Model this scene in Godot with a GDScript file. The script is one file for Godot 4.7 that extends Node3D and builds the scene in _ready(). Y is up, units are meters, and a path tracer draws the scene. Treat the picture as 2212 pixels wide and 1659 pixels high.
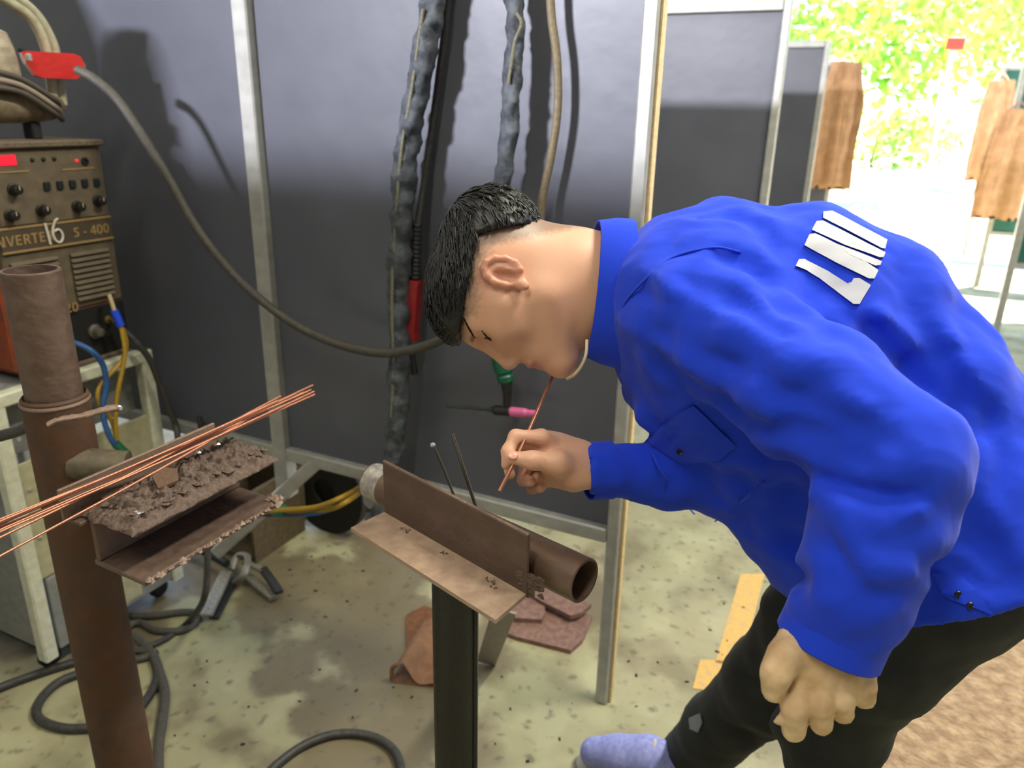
extends Node3D
# A welding booth in an open shed: a worker in a blue shirt bends over a pipe on a stand.

const WALL_FOOT := Vector3(0.264, 0, -1.68)      # foot of the aisle post of the booth divider
const ALONG := Vector3(0.9038, 0, 0.428)          # along the divider, towards the aisle
const FACING := Vector3(-0.428, -0, 0.9038)         # out of the divider, towards the booth
const CART := Vector3(-1.067, 0, -2.111)           # far front corner of the cart

var materials := {}
var taken := {}

# ---------------------------------------------------------------- naming
func numbered(called: String) -> String:
	if not taken.has(called):
		taken[called] = 0
		return called
	taken[called] += 1
	return "%s_%03d" % [called, taken[called]]

func tag(o: Node, label: String, category: String, group := "", kind := "") -> void:
	o.set_meta("label", label)
	if category: o.set_meta("category", category)
	if group: o.set_meta("group", group)
	if kind: o.set_meta("kind", kind)

func thing(called: String, label: String, category: String, at := Vector3.ZERO, group := "", kind := "") -> Node3D:
	var o := Node3D.new()
	o.name = numbered(called)
	add_child(o)
	o.position = at
	tag(o, label, category, group, kind)
	return o

func put(called: String, mesh: Mesh, m: Material, parent: Node = self, at := Vector3.ZERO) -> MeshInstance3D:
	var o := MeshInstance3D.new()
	o.name = numbered(called) if parent == self else called
	o.mesh = mesh
	o.material_override = m
	o.position = at
	parent.add_child(o, true)
	return o

# ---------------------------------------------------------------- materials
func noise_image(freq: float, octaves: int, sd: int, size := 256, kind := FastNoiseLite.TYPE_SIMPLEX_SMOOTH) -> Image:
	var n := FastNoiseLite.new()
	n.noise_type = kind
	n.seed = sd
	n.frequency = freq
	n.fractal_octaves = octaves
	var im := n.get_seamless_image(size, size)
	im.convert(Image.FORMAT_L8)
	return im

func grain_texture(a: Color, b: Color, freq: float, octaves: int, sd: int, contrast := 1.4, size := 256) -> ImageTexture:
	var src := noise_image(freq, octaves, sd, size).get_data()
	var out := PackedByteArray()
	out.resize(size * size * 3)
	for i in size * size:
		var t := clampf((src[i] / 255.0 - 0.5) * contrast + 0.5, 0.0, 1.0)
		var c := a.lerp(b, t)
		out[i * 3] = int(c.r * 255.0); out[i * 3 + 1] = int(c.g * 255.0); out[i * 3 + 2] = int(c.b * 255.0)
	return ImageTexture.create_from_image(Image.create_from_data(size, size, false, Image.FORMAT_RGB8, out))

func bump_texture(freq: float, octaves: int, sd: int, strength: float, size := 256) -> ImageTexture:
	var im := noise_image(freq, octaves, sd, size)
	im.convert(Image.FORMAT_RGBA8)
	im.bump_map_to_normal_map(strength)
	return ImageTexture.create_from_image(im)

func mat(called: String, color: Color, rough := 0.6, metal := 0.0) -> StandardMaterial3D:
	if materials.has(called): return materials[called]
	var m := StandardMaterial3D.new()
	m.resource_name = called
	m.albedo_color = color
	m.roughness = rough
	m.metallic = metal
	materials[called] = m
	return m

func grained(called: String, a: Color, b: Color, freq: float, octaves: int, scale: float, rough := 0.7, metal := 0.0, bump := 0.0, contrast := 1.4) -> StandardMaterial3D:
	if materials.has(called): return materials[called]
	var m := mat(called, Color.WHITE, rough, metal)
	m.albedo_texture = grain_texture(a, b, freq, octaves, hash(called) % 1000, contrast)
	m.uv1_triplanar = true
	m.uv1_world_triplanar = true
	m.uv1_scale = Vector3.ONE * scale
	if bump > 0.0:
		m.normal_enabled = true
		m.normal_texture = bump_texture(freq * 1.7, octaves, hash(called) % 777, 6.0)
		m.normal_scale = bump
	return m

# ---------------------------------------------------------------- shapes
class Builder:
	var v := PackedVector3Array()
	var n := PackedVector3Array()
	var c := PackedColorArray()
	var idx := PackedInt32Array()

	func tri(a: Vector3, b: Vector3, d: Vector3) -> void:
		var k := v.size()
		v.append(a); v.append(b); v.append(d)
		idx.append(k); idx.append(k + 1); idx.append(k + 2)

	func quad(a: Vector3, b: Vector3, d: Vector3, e: Vector3) -> void:
		tri(a, b, d)
		tri(a, d, e)

	# rings of equal size, joined in order; each ring a closed loop
	func rings(rr: Array, closed_loop := true, cap_a := true, cap_b := true) -> void:
		var k := v.size()
		var m: int = rr[0].size()
		for r in rr: v.append_array(r)
		var last := m if closed_loop else m - 1
		for i in rr.size() - 1:
			for j in last:
				var a := k + i * m + j
				var b := k + i * m + (j + 1) % m
				idx.append_array(PackedInt32Array([a, a + m, b, b, a + m, b + m]))
		if cap_a: fan(rr[0], false)
		if cap_b: fan(rr[-1], true)

	func fan(r: PackedVector3Array, flip: bool) -> void:
		var mid := Vector3.ZERO
		for p in r: mid += p
		mid /= r.size()
		var k := v.size()
		v.append(mid)
		v.append_array(r)
		for j in r.size():
			var a := k + 1 + j
			var b := k + 1 + (j + 1) % r.size()
			if flip: idx.append_array(PackedInt32Array([k, b, a]))
			else: idx.append_array(PackedInt32Array([k, a, b]))

	func mesh(smooth := true) -> ArrayMesh:
		if not smooth:
			var vv := PackedVector3Array()
			for i in idx: vv.append(v[i])
			v = vv
			idx = PackedInt32Array(range(v.size()))
		var nn := PackedVector3Array()
		nn.resize(v.size())
		for t in range(0, idx.size(), 3):
			var a := idx[t]; var b := idx[t + 1]; var d := idx[t + 2]
			var f := (v[d] - v[a]).cross(v[b] - v[a])
			nn[a] += f; nn[b] += f; nn[d] += f
		for i in nn.size():
			nn[i] = nn[i].normalized() if nn[i].length_squared() > 1e-24 else Vector3.UP
		var arr := []
		arr.resize(Mesh.ARRAY_MAX)
		arr[Mesh.ARRAY_VERTEX] = v
		arr[Mesh.ARRAY_NORMAL] = nn
		arr[Mesh.ARRAY_INDEX] = idx
		if c.size() == v.size(): arr[Mesh.ARRAY_COLOR] = c
		var am := ArrayMesh.new()
		am.add_surface_from_arrays(Mesh.PRIMITIVE_TRIANGLES, arr)
		return am

func smooth_path(pts: Array, per := 6) -> PackedVector3Array:
	var out := PackedVector3Array()
	for i in pts.size() - 1:
		var a: Vector3 = pts[i]
		var b: Vector3 = pts[i + 1]
		var p: Vector3 = pts[i - 1] if i > 0 else a + (a - b)
		var q: Vector3 = pts[i + 2] if i + 2 < pts.size() else b + (b - a)
		for s in per: out.append(a.cubic_interpolate(b, p, q, float(s) / per))
	out.append(pts[-1])
	return out

func add_tube(b: Builder, path: PackedVector3Array, r0: float, r1: float, sides := 10, rough_noise: FastNoiseLite = null, amount := 0.0, flat := 1.0) -> void:
	var rr := []
	var side := Vector3.ZERO
	for i in path.size():
		var t := (path[mini(i + 1, path.size() - 1)] - path[maxi(i - 1, 0)]).normalized()
		if side == Vector3.ZERO:
			side = t.cross(Vector3.UP if absf(t.y) < 0.9 else Vector3.RIGHT).normalized()
		side = (side - t * side.dot(t)).normalized()
		var up := t.cross(side)
		var r := lerpf(r0, r1, float(i) / maxf(1.0, path.size() - 1))
		var ring := PackedVector3Array()
		for j in sides:
			var a := TAU * j / sides
			var d := side * cos(a) + up * sin(a) * flat
			var k := r
			if rough_noise: k += amount * rough_noise.get_noise_3dv(path[i] * 100.0 + d * 3.0)
			ring.append(path[i] + d * k)
		rr.append(ring)
	b.rings(rr)

func tube(pts: Array, r: float, sides := 10, per := 6, r1 := -1.0) -> ArrayMesh:
	var b := Builder.new()
	add_tube(b, smooth_path(pts, per) if per > 1 else PackedVector3Array(pts), r, r if r1 < 0.0 else r1, sides)
	return b.mesh()

# a hollow or solid turned shape; profile holds (radius, along) pairs
func lathe(from: Vector3, axis: Vector3, profile: Array, sides := 24, ends := true) -> ArrayMesh:
	var b := Builder.new()
	add_lathe(b, from, axis, profile, sides, ends)
	return b.mesh()

func add_lathe(b: Builder, from: Vector3, axis: Vector3, profile: Array, sides := 24, ends := true) -> void:
	axis = axis.normalized()
	var s := axis.cross(Vector3.UP if absf(axis.y) < 0.9 else Vector3.RIGHT).normalized()
	var u := axis.cross(s)
	var rr := []
	for i in profile.size():
		var p: Array = profile[i]
		var ring := PackedVector3Array()
		for j in sides:
			var a := TAU * j / sides
			ring.append(from + axis * p[1] + (s * cos(a) + u * sin(a)) * p[0])
		rr.append(ring)
	# repeat each ring so that edges of the profile stay crisp
	for i in rr.size() - 1:
		b.rings([rr[i], rr[i + 1]], true, false, false)
	if ends:
		b.fan(rr[0], false)
		b.fan(rr[-1], true)

# a box with chamfered edges along the axes x, y, z (given with their half lengths)
func add_box(b: Builder, mid: Vector3, x: Vector3, y: Vector3, z: Vector3, ch := 0.002) -> void:
	var hx := x.length(); var hy := y.length(); var hz := z.length()
	var c := minf(ch, minf(hx, minf(hy, hz)) * 0.45)
	var ux := x / hx; var uy := y / hy; var uz := z / hz
	var at := func(i: float, j: float, k: float) -> Vector3: return mid + ux * i + uy * j + uz * k
	for s: float in [-1.0, 1.0]:
		b.quad(at.call(s * hx, -hy + c, -hz + c), at.call(s * hx, (hy - c) * s, (-hz + c) * s), at.call(s * hx, hy - c, hz - c), at.call(s * hx, (-hy + c) * s, (hz - c) * s))
		b.quad(at.call(-hx + c, s * hy, -hz + c), at.call((-hx + c) * s, s * hy, (hz - c) * s), at.call(hx - c, s * hy, hz - c), at.call((hx - c) * s, s * hy, (-hz + c) * s))
		b.quad(at.call(-hx + c, -hy + c, s * hz), at.call((hx - c) * s, (-hy + c) * s, s * hz), at.call(hx - c, hy - c, s * hz), at.call((-hx + c) * s, (hy - c) * s, s * hz))
	for s: float in [-1.0, 1.0]:
		for t: float in [-1.0, 1.0]:
			b.quad(at.call(s * hx, t * (hy - c), -hz + c), at.call(s * (hx - c), t * hy, -hz + c), at.call(s * (hx - c), t * hy, hz - c), at.call(s * hx, t * (hy - c), hz - c))
			b.quad(at.call(s * hx, -hy + c, t * (hz - c)), at.call(s * (hx - c), -hy + c, t * hz), at.call(s * (hx - c), hy - c, t * hz), at.call(s * hx, hy - c, t * (hz - c)))
			b.quad(at.call(-hx + c, s * hy, t * (hz - c)), at.call(-hx + c, s * (hy - c), t * hz), at.call(hx - c, s * (hy - c), t * hz), at.call(hx - c, s * hy, t * (hz - c)))
			for w: float in [-1.0, 1.0]:
				b.tri(at.call(s * hx, t * (hy - c), w * (hz - c)), at.call(s * (hx - c), t * hy, w * (hz - c)), at.call(s * (hx - c), t * (hy - c), w * hz))

func box(mid: Vector3, x: Vector3, y: Vector3, z: Vector3, ch := 0.002) -> ArrayMesh:
	var b := Builder.new()
	add_box(b, mid, x, y, z, ch)
	outward(b, mid)
	return b.mesh(false)

# turn every face of a convex shape out from its middle
func outward(b: Builder, mid: Vector3, from := 0) -> void:
	for t in range(from, b.idx.size(), 3):
		var p := b.v[b.idx[t]]; var q := b.v[b.idx[t + 1]]; var r := b.v[b.idx[t + 2]]
		var f := (r - p).cross(q - p)
		if f.dot((p + q + r) / 3.0 - mid) < 0.0:
			var k := b.idx[t + 1]
			b.idx[t + 1] = b.idx[t + 2]
			b.idx[t + 2] = k

# a bar of square section from a to c
func bar(a: Vector3, c: Vector3, w: float, h: float, ch := 0.003, across := Vector3.ZERO) -> ArrayMesh:
	var t := (c - a)
	var s := across if across != Vector3.ZERO else (t.cross(Vector3.UP) if absf(t.normalized().y) < 0.9 else ALONG)
	s = (s - t.normalized() * s.dot(t.normalized())).normalized()
	return box((a + c) / 2.0, t / 2.0, s * w / 2.0, t.normalized().cross(s) * h / 2.0, ch)

# a flat outline given as points in the plane of x and y, thickened along z
func slab(at: Vector3, x: Vector3, y: Vector3, z: Vector3, outline: PackedVector2Array, thick: float) -> ArrayMesh:
	var b := Builder.new()
	var tris := Geometry2D.triangulate_polygon(outline)
	var p := func(i: int, s: float) -> Vector3: return at + x * outline[i].x + y * outline[i].y + z * (s * thick)
	for t in range(0, tris.size(), 3):
		b.tri(p.call(tris[t], 1.0), p.call(tris[t + 1], 1.0), p.call(tris[t + 2], 1.0))
		b.tri(p.call(tris[t], 0.0), p.call(tris[t + 2], 0.0), p.call(tris[t + 1], 0.0))
	for i in outline.size():
		var j := (i + 1) % outline.size()
		b.quad(p.call(i, 0.0), p.call(j, 0.0), p.call(j, 1.0), p.call(i, 1.0))
	return b.mesh(false)

func text(words: String, size: float, at: Vector3, x: Vector3, y: Vector3, m: Material, parent: Node, font := "Droid Sans", thick := 0.0012, bold := true) -> MeshInstance3D:
	var t := TextMesh.new()
	var f := SystemFont.new()
	f.font_names = PackedStringArray([font])
	f.font_weight = 700 if bold else 400
	t.font = f
	t.text = words
	t.font_size = 32
	t.pixel_size = size / 32.0
	t.depth = thick
	t.curve_step = 2.0
	var o := put("lettering", t, m, parent)
	x = x.normalized()
	y = (y - x * x.dot(y)).normalized()
	o.transform = Transform3D(Basis(x, y, x.cross(y)), at)
	return o

# ---------------------------------------------------------------- blended solids
class Field:
	var kind := PackedInt32Array()    # 0 tapered capsule, 1 ellipsoid
	var a := PackedVector3Array()
	var b := PackedVector3Array()
	var ax := PackedVector3Array()    # flattening axis of a capsule
	var ra := PackedFloat32Array()
	var rb := PackedFloat32Array()
	var flat := PackedFloat32Array()
	var k := PackedFloat32Array()
	var cut := PackedByteArray()
	var frames: Array[Basis] = []
	var ripple: Callable
	var clip: Callable

	func capsule(p: Vector3, q: Vector3, r0: float, r1: float, blend := 0.02, flat_axis := Vector3.ZERO, flatness := 1.0, cutting := false) -> void:
		kind.append(0); a.append(p); b.append(q); ra.append(r0); rb.append(r1); k.append(blend)
		ax.append(flat_axis.normalized() if flat_axis != Vector3.ZERO else Vector3.ZERO); flat.append(flatness); cut.append(1 if cutting else 0)
		frames.append(Basis.IDENTITY)

	# axes: an orthonormal basis; radii along its columns
	func blob(p: Vector3, axes: Basis, radii: Vector3, blend := 0.02, cutting := false) -> void:
		kind.append(1); a.append(p); b.append(radii); ra.append(minf(radii.x, minf(radii.y, radii.z))); rb.append(maxf(radii.x, maxf(radii.y, radii.z)))
		k.append(blend); ax.append(Vector3.ZERO); flat.append(1.0); cut.append(1 if cutting else 0)
		frames.append(axes.transposed())

	func chain(pts: Array, radii: Array, blend := 0.02, flat_axis := Vector3.ZERO, flatness := 1.0, cutting := false) -> void:
		for i in pts.size() - 1:
			capsule(pts[i], pts[i + 1], radii[i], radii[i + 1], blend, flat_axis, flatness, cutting)

	func one(i: int, p: Vector3) -> float:
		if kind[i] == 0:
			var pa := p - a[i]
			var ba := b[i] - a[i]
			var t := clampf(pa.dot(ba) / maxf(ba.length_squared(), 1e-9), 0.0, 1.0)
			var w := pa - ba * t
			var r := lerpf(ra[i], rb[i], t)
			if flat[i] != 1.0:
				var wn := w.dot(ax[i])
				w += ax[i] * (wn / flat[i] - wn)
				return (w.length() - r) * minf(1.0, flat[i])
			return w.length() - r
		var q := frames[i] * (p - a[i])
		var s := q / b[i]
		var k0 := s.length()
		if k0 < 1e-4: return -ra[i]
		var k1 := (s / b[i]).length()
		return k0 * (k0 - 1.0) / k1

	func at(p: Vector3, near: PackedInt32Array) -> float:
		var d := 1e9
		for i in near:
			var e := one(i, p)
			var kk := k[i]
			if cut[i]:
				var h := maxf(kk - absf(d + e), 0.0) / kk
				d = maxf(d, -e) + h * h * kk * 0.25
			else:
				var h := maxf(kk - absf(d - e), 0.0) / kk
				d = minf(d, e) - h * h * kk * 0.25
		if ripple.is_valid(): d += ripple.call(p)
		if clip.is_valid(): d = maxf(d, clip.call(p))
		return d

	func everything() -> PackedInt32Array:
		return PackedInt32Array(range(kind.size()))

	# surface nets over the box lo..hi
	func net(lo: Vector3, hi: Vector3, cell: float, out: Builder, slack := 0.02) -> void:
		var all := everything()
		var bn := 4
		var bs := cell * bn
		var nb := Vector3i(((hi - lo) / bs).ceil())
		var g := nb * bn + Vector3i.ONE
		var vals := PackedFloat32Array()
		vals.resize(g.x * g.y * g.z)
		vals.fill(9e9)
		var where := PackedInt32Array()
		where.resize(g.x * g.y * g.z)
		where.fill(-1)
		var sy := g.x
		var sz := g.x * g.y
		var half := bs * 0.87
		var active: Array[Vector3i] = []
		for bz in nb.z:
			for by in nb.y:
				for bx in nb.x:
					var mid := lo + (Vector3(bx, by, bz) + Vector3(0.5, 0.5, 0.5)) * bs
					var near := PackedInt32Array()
					var best := 9e9
					for i in all:
						if not cut[i]: best = minf(best, one(i, mid))
					if best > half + slack: continue
					for i in all:
						if one(i, mid) < best + 2.0 * half + k[i] + slack or cut[i]: near.append(i)
					var near2 := PackedInt32Array()
					for i in near:
						if cut[i] and one(i, mid) > half * 1.3 + k[i] + slack: continue
						near2.append(i)
					if absf(at(mid, near2)) > half * 1.35 + slack * 0.5: continue
					active.append(Vector3i(bx, by, bz))
					for z in range(bz * bn, bz * bn + bn + 1):
						for y in range(by * bn, by * bn + bn + 1):
							for x in range(bx * bn, bx * bn + bn + 1):
								var w := x + y * sy + z * sz
								if vals[w] > 8e9: vals[w] = at(lo + Vector3(x, y, z) * cell, near2)
		var first := out.v.size()
		var offs := PackedInt32Array([0, 1, sy, sy + 1, sz, sz + 1, sz + sy, sz + sy + 1])
		var corner := PackedVector3Array([Vector3(0, 0, 0), Vector3(1, 0, 0), Vector3(0, 1, 0), Vector3(1, 1, 0), Vector3(0, 0, 1), Vector3(1, 0, 1), Vector3(0, 1, 1), Vector3(1, 1, 1)])
		var edges := PackedInt32Array([0, 1, 2, 3, 4, 5, 6, 7, 0, 2, 1, 3, 4, 6, 5, 7, 0, 4, 1, 5, 2, 6, 3, 7])
		var cells: Array[Vector3i] = []
		for bk in active:
			for z in range(bk.z * bn, bk.z * bn + bn):
				for y in range(bk.y * bn, bk.y * bn + bn):
					for x in range(bk.x * bn, bk.x * bn + bn):
						var w := x + y * sy + z * sz
						var mask := 0
						for i in 8:
							if vals[w + offs[i]] < 0.0: mask += 1
						if mask == 0 or mask == 8: continue
						var sum := Vector3.ZERO
						var count := 0
						for e in range(0, 24, 2):
							var da := vals[w + offs[edges[e]]]
							var db := vals[w + offs[edges[e + 1]]]
							if (da < 0.0) != (db < 0.0):
								sum += corner[edges[e]].lerp(corner[edges[e + 1]], da / (da - db))
								count += 1
						where[w] = out.v.size()
						out.v.append(lo + (Vector3(x, y, z) + sum / count) * cell)
						cells.append(Vector3i(x, y, z))
		for cc in cells:
			var w := cc.x + cc.y * sy + cc.z * sz
			var inside := vals[w] < 0.0
			for axis in 3:
				var step: int = [1, sy, sz][axis]
				if (vals[w + step] < 0.0) == inside: continue
				var p: int = [sy, sz, 1][axis]
				var q: int = [sz, 1, sy][axis]
				if w - p - q < 0: continue
				var i0 := where[w]; var i1 := where[w - p]; var i2 := where[w - p - q]; var i3 := where[w - q]
				if i1 < 0 or i2 < 0 or i3 < 0: continue
				if inside: out.idx.append_array(PackedInt32Array([i0, i2, i1, i0, i3, i2]))
				else: out.idx.append_array(PackedInt32Array([i0, i1, i2, i0, i2, i3]))

	# the point of the surface met from p along dir
	func meet(p: Vector3, dir: Vector3, far := 0.4) -> Vector3:
		var all := everything()
		var t := 0.0
		for i in 60:
			var d := at(p + dir * t, all)
			if absf(d) < 0.0004: break
			t += d * 0.8
			if t > far: break
		return p + dir * t

	# the direction straight out of the surface at p
	func slope(p: Vector3) -> Vector3:
		var all := everything()
		var e := 0.003
		var d := at(p, all)
		return Vector3(at(p + Vector3(e, 0, 0), all) - d, at(p + Vector3(0, e, 0), all) - d, at(p + Vector3(0, 0, e), all) - d).normalized()

# ---------------------------------------------------------------- the scene
func _ready() -> void:
	# camera
	var cam := Camera3D.new()
	cam.name = "camera"
	cam.fov = 53.07
	cam.near = 0.05
	cam.far = 200.0
	cam.position = Vector3(0, 1.5, 0)
	cam.rotation_order = EULER_ORDER_YXZ
	cam.rotation_degrees = Vector3(-19.6, 0, 1.2)
	var lens := CameraAttributesPhysical.new()
	lens.frustum_focal_length = 24.03
	lens.exposure_aperture = 4.5
	lens.frustum_focus_distance = 0.98
	cam.attributes = lens
	add_child(cam)
	cam.current = true
	# sky
	var sky := ProceduralSkyMaterial.new()
	sky.sky_top_color = Color(0.62, 0.74, 0.92)
	sky.sky_horizon_color = Color(0.95, 0.97, 1.0)
	sky.ground_bottom_color = Color(0.5, 0.48, 0.42)
	sky.ground_horizon_color = Color(0.8, 0.8, 0.76)
	sky.energy_multiplier = 4.2
	var env := Environment.new()
	env.background_mode = Environment.BG_SKY
	env.sky = Sky.new()
	env.sky.sky_material = sky
	env.tonemap_mode = Environment.TONE_MAPPER_LINEAR
	env.tonemap_exposure = 1.0
	env.sdfgi_enabled = true
	env.ssao_enabled = true
	env.ssil_enabled = true
	var we := WorldEnvironment.new()
	we.name = "environment"
	we.environment = env
	add_child(we)
	# the sun, high over the yard
	var sun := DirectionalLight3D.new()
	sun.name = "sun"
	sun.light_energy = 15.0
	sun.light_color = Color(1.0, 0.95, 0.86)
	sun.light_angular_distance = 0.6
	sun.shadow_enabled = true
	add_child(sun)
	sun.look_at_from_position(Vector3(6, 20, -12), Vector3(0.5, 0, -9))
	# batten lamps under the roof; the last two are unseen fill, added for brightness
	batten_lamp("white batten lamp hanging behind the neighbouring booth, bluish light", Vector3(-4.4, 3.14, 2.38), Vector3(0.98, -0.4, -1.0), Vector2(0.55, 0.14), 74.0, Color(0.95, 0.95, 1.0))
	batten_lamp("unseen fill lamp added under the roof above the aisle entrance", Vector3(1.6, 3.9, -1.4), Vector3(-0.15, -1.0, 0.1), Vector2(1.5, 0.25), 17.0, Color(1.0, 0.98, 0.9))
	batten_lamp("unseen fill lamp added under the roof above the booth", Vector3(-0.6, 3.9, 0.6), Vector3(0, -1.0, -0.25), Vector2(1.5, 0.25), 5.0, Color(1.0, 0.98, 0.88))
	setting()
	screens()
	yard()
	machine()
	cables()
	stands()
	floor_things()
	person()

func batten_lamp(label: String, at: Vector3, towards: Vector3, size: Vector2, power: float, color: Color) -> void:
	var t := thing("batten_lamp", label, "lamp", at, "batten lamps under the roof")
	var z := -towards.normalized()
	var x := Vector3.UP.cross(z).normalized() if absf(z.y) < 0.9 else FACING
	var y := z.cross(x).normalized()
	x = y.cross(z)
	put("housing", box(z * 0.03, x * (size.x / 2 + 0.03), y * (size.y / 2 + 0.02), z * 0.025, 0.006), mat("lamp_housing", Color(0.9, 0.9, 0.9), 0.4), t)
	var glow := mat("lamp_glow_%d" % int(power), Color(1, 1, 1), 0.5)
	glow.emission_enabled = true
	glow.emission = color
	glow.emission_energy_multiplier = 2.0
	put("diffuser", box(z * 0.001, x * (size.x / 2), y * (size.y / 2), z * 0.004, 0.002), glow, t)
	for s in [-0.4, 0.4]:
		var top: Vector3 = x * size.x * s + z * 0.05
		put("hanger", tube([top, Vector3(top.x, 4.6 - at.y, top.z)], 0.004, 6, 1), mat("lamp_housing", Color.WHITE), t)
	var l := AreaLight3D.new()
	l.name = "area_light"
	l.area_size = size
	l.area_normalize_energy = true
	l.light_energy = power
	l.light_color = color
	l.shadow_enabled = true
	l.area_range = 30.0
	l.transform = Transform3D(Basis(x, y, z), -z * 0.01)
	t.add_child(l)

func structure(called: String, label := "") -> Node3D:
	var o := Node3D.new()
	o.name = called
	add_child(o)
	o.set_meta("kind", "structure")
	if label: o.set_meta("label", label)
	return o

func floor_image() -> ImageTexture:
	# 1 pixel = 6.1 mm of world x and z; pale paint; brown-grey by the divider is wear plus painted-in shade, grit and spatter
	var n := 1024
	var a := noise_image(0.006, 4, 3, n).get_data()
	var b := noise_image(0.02, 5, 9, n).get_data()
	var d := noise_image(0.11, 4, 21, n).get_data()
	var out := PackedByteArray()
	out.resize(n * n * 3)
	var per := 1.0 / (0.16 * n)
	for i in n * n:
		var x := (i % n) * per
		var z := (i / n) * per
		if x > 3.125: x -= 6.25
		if z > 3.125: z -= 6.25
		var rough := (b[i] / 255.0 - 0.5) * 0.55 + (a[i] / 255.0 - 0.5) * 0.8
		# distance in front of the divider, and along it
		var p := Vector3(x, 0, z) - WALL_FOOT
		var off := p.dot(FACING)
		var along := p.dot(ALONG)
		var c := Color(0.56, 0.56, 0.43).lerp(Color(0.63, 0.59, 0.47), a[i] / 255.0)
		var worn := smoothstep(-0.07, 0.09, 0.34 - absf(off - 0.05) * 0.85 + rough) * smoothstep(0.06, 0.16, -along * 0.5 + rough * 0.3)  # bare screed by the divider, with some of the shade there painted in
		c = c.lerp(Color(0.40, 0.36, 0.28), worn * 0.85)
		c = c.lerp(Color(0.42, 0.38, 0.29), clampf((b[i] / 255.0 - 0.50) * 1.8, 0.0, 0.5))
		c = c.lerp(Color(0.68, 0.67, 0.54), clampf((0.38 - b[i] / 255.0) * 2.5, 0.0, 0.4) * (1.0 - 0.7 * worn))
		c = c.lerp(Color(0.27, 0.25, 0.2), clampf((d[i] / 255.0 - 0.71) * 3.5, 0.0, 0.5))
		out[i * 3] = int(c.r * 255.0); out[i * 3 + 1] = int(c.g * 255.0); out[i * 3 + 2] = int(c.b * 255.0)
	return ImageTexture.create_from_image(Image.create_from_data(n, n, false, Image.FORMAT_RGB8, out))

func setting() -> void:
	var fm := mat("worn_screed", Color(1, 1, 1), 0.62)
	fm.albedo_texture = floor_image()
	fm.uv1_triplanar = true
	fm.uv1_world_triplanar = true
	fm.uv1_scale = Vector3.ONE * 0.16
	fm.normal_enabled = true
	fm.normal_texture = bump_texture(0.05, 4, 8, 4.0)
	fm.normal_scale = 0.25
	var fl := structure("floor", "worn cream and grey-green concrete floor with dark spatter")
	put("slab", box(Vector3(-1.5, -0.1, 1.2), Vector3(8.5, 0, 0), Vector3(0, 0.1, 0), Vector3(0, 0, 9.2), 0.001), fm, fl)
	# painted line in the aisle
	var paint := grained("yellow_paint", Color(0.86, 0.66, 0.30), Color(0.74, 0.62, 0.42), 0.05, 4, 3.0, 0.6)
	var y0 := Vector3(0, 0.0015, 0)
	var ln := Builder.new()
	var p: Array = [Vector3(0.8914, 0, -2.3), Vector3(0.8069, 0, -2.297), Vector3(0.6069, 0, -1.836), Vector3(0.6744, 0, -1.812)]
	ln.quad(p[0] + y0, p[1] + y0, p[2] + y0, p[3] + y0)
	p = [Vector3(0.6826, 0, -1.842), Vector3(0.5667, 0, -1.849), Vector3(0.5177, 0, -1.727), Vector3(0.6463, 0, -1.709)]
	ln.quad(p[0] + y0, p[1] + y0, p[2] + y0, p[3] + y0)
	var lm := put("painted_line", ln.mesh(false), paint, fl)
	lm.set_meta("label", "worn yellow painted floor line")
	# gritty strip of broken paving along the aisle
	var grit := grained("gritty_paving", Color(0.72, 0.61, 0.48), Color(0.54, 0.43, 0.32), 0.05, 5, 1.6, 0.85, 0.0, 0.8, 1.3)
	var strip := Builder.new()
	var edge: Array = [Vector3(1.143, 0, -1.724), Vector3(0.595, 0, -1.168), Vector3(1.481, 0, -1.188), Vector3(2.901, 0, -2.662), Vector3(1.676, 0, -2.193)]
	var mid: Vector3 = Vector3(1.433, 0, -1.646)
	for i in edge.size():
		var e0: Vector3 = edge[i]
		var e1: Vector3 = edge[(i + 1) % edge.size()]
		strip.tri(mid + Vector3(0, 0.006, 0), e0 + Vector3(0, 0.004, 0), e1 + Vector3(0, 0.004, 0))
		strip.quad(e0, e1, e1 + Vector3(0, 0.004, 0), e0 + Vector3(0, 0.004, 0))
	put("broken_paving", strip.mesh(false), grit, fl).set_meta("label", "brown gritty worn patch of paving")
	# shed: roof and two walls, open to the yard
	var roof := structure("ceiling")
	var rm := grained("roof_sheet", Color(0.62, 0.63, 0.62), Color(0.52, 0.53, 0.52), 0.02, 3, 0.6, 0.6)
	put("roof_sheet", box(Vector3(-1.8, 4.68, 1.6), Vector3(7.2, 0, 0), Vector3(0, 0.06, 0), Vector3(0, 0, 8.2), 0.01), rm, roof)
	var wl := structure("wall_left")
	var wm := grained("shed_wall_paint", Color(0.78, 0.78, 0.74), Color(0.70, 0.70, 0.66), 0.02, 4, 0.5, 0.8)
	put("wall_panel", box(Vector3(-8.9, 2.3, 1.6), Vector3(0.1, 0, 0), Vector3(0, 2.4, 0), Vector3(0, 0, 8.2), 0.01), wm, wl)
	var wr := structure("wall_right")  # unseen wall, added to limit the skylight from this side
	put("wall_panel", box(Vector3(5.5, 2.3, 3.4), Vector3(0.1, 0, 0), Vector3(0, 2.4, 0), Vector3(0, 0, 6.4), 0.01), wm, wr)
	var wb := structure("wall_rear")
	put("wall_panel", box(Vector3(-1.8, 2.3, 9.7), Vector3(7.2, 0, 0), Vector3(0, 2.4, 0), Vector3(0, 0, 0.1), 0.01), wm, wb)

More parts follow.
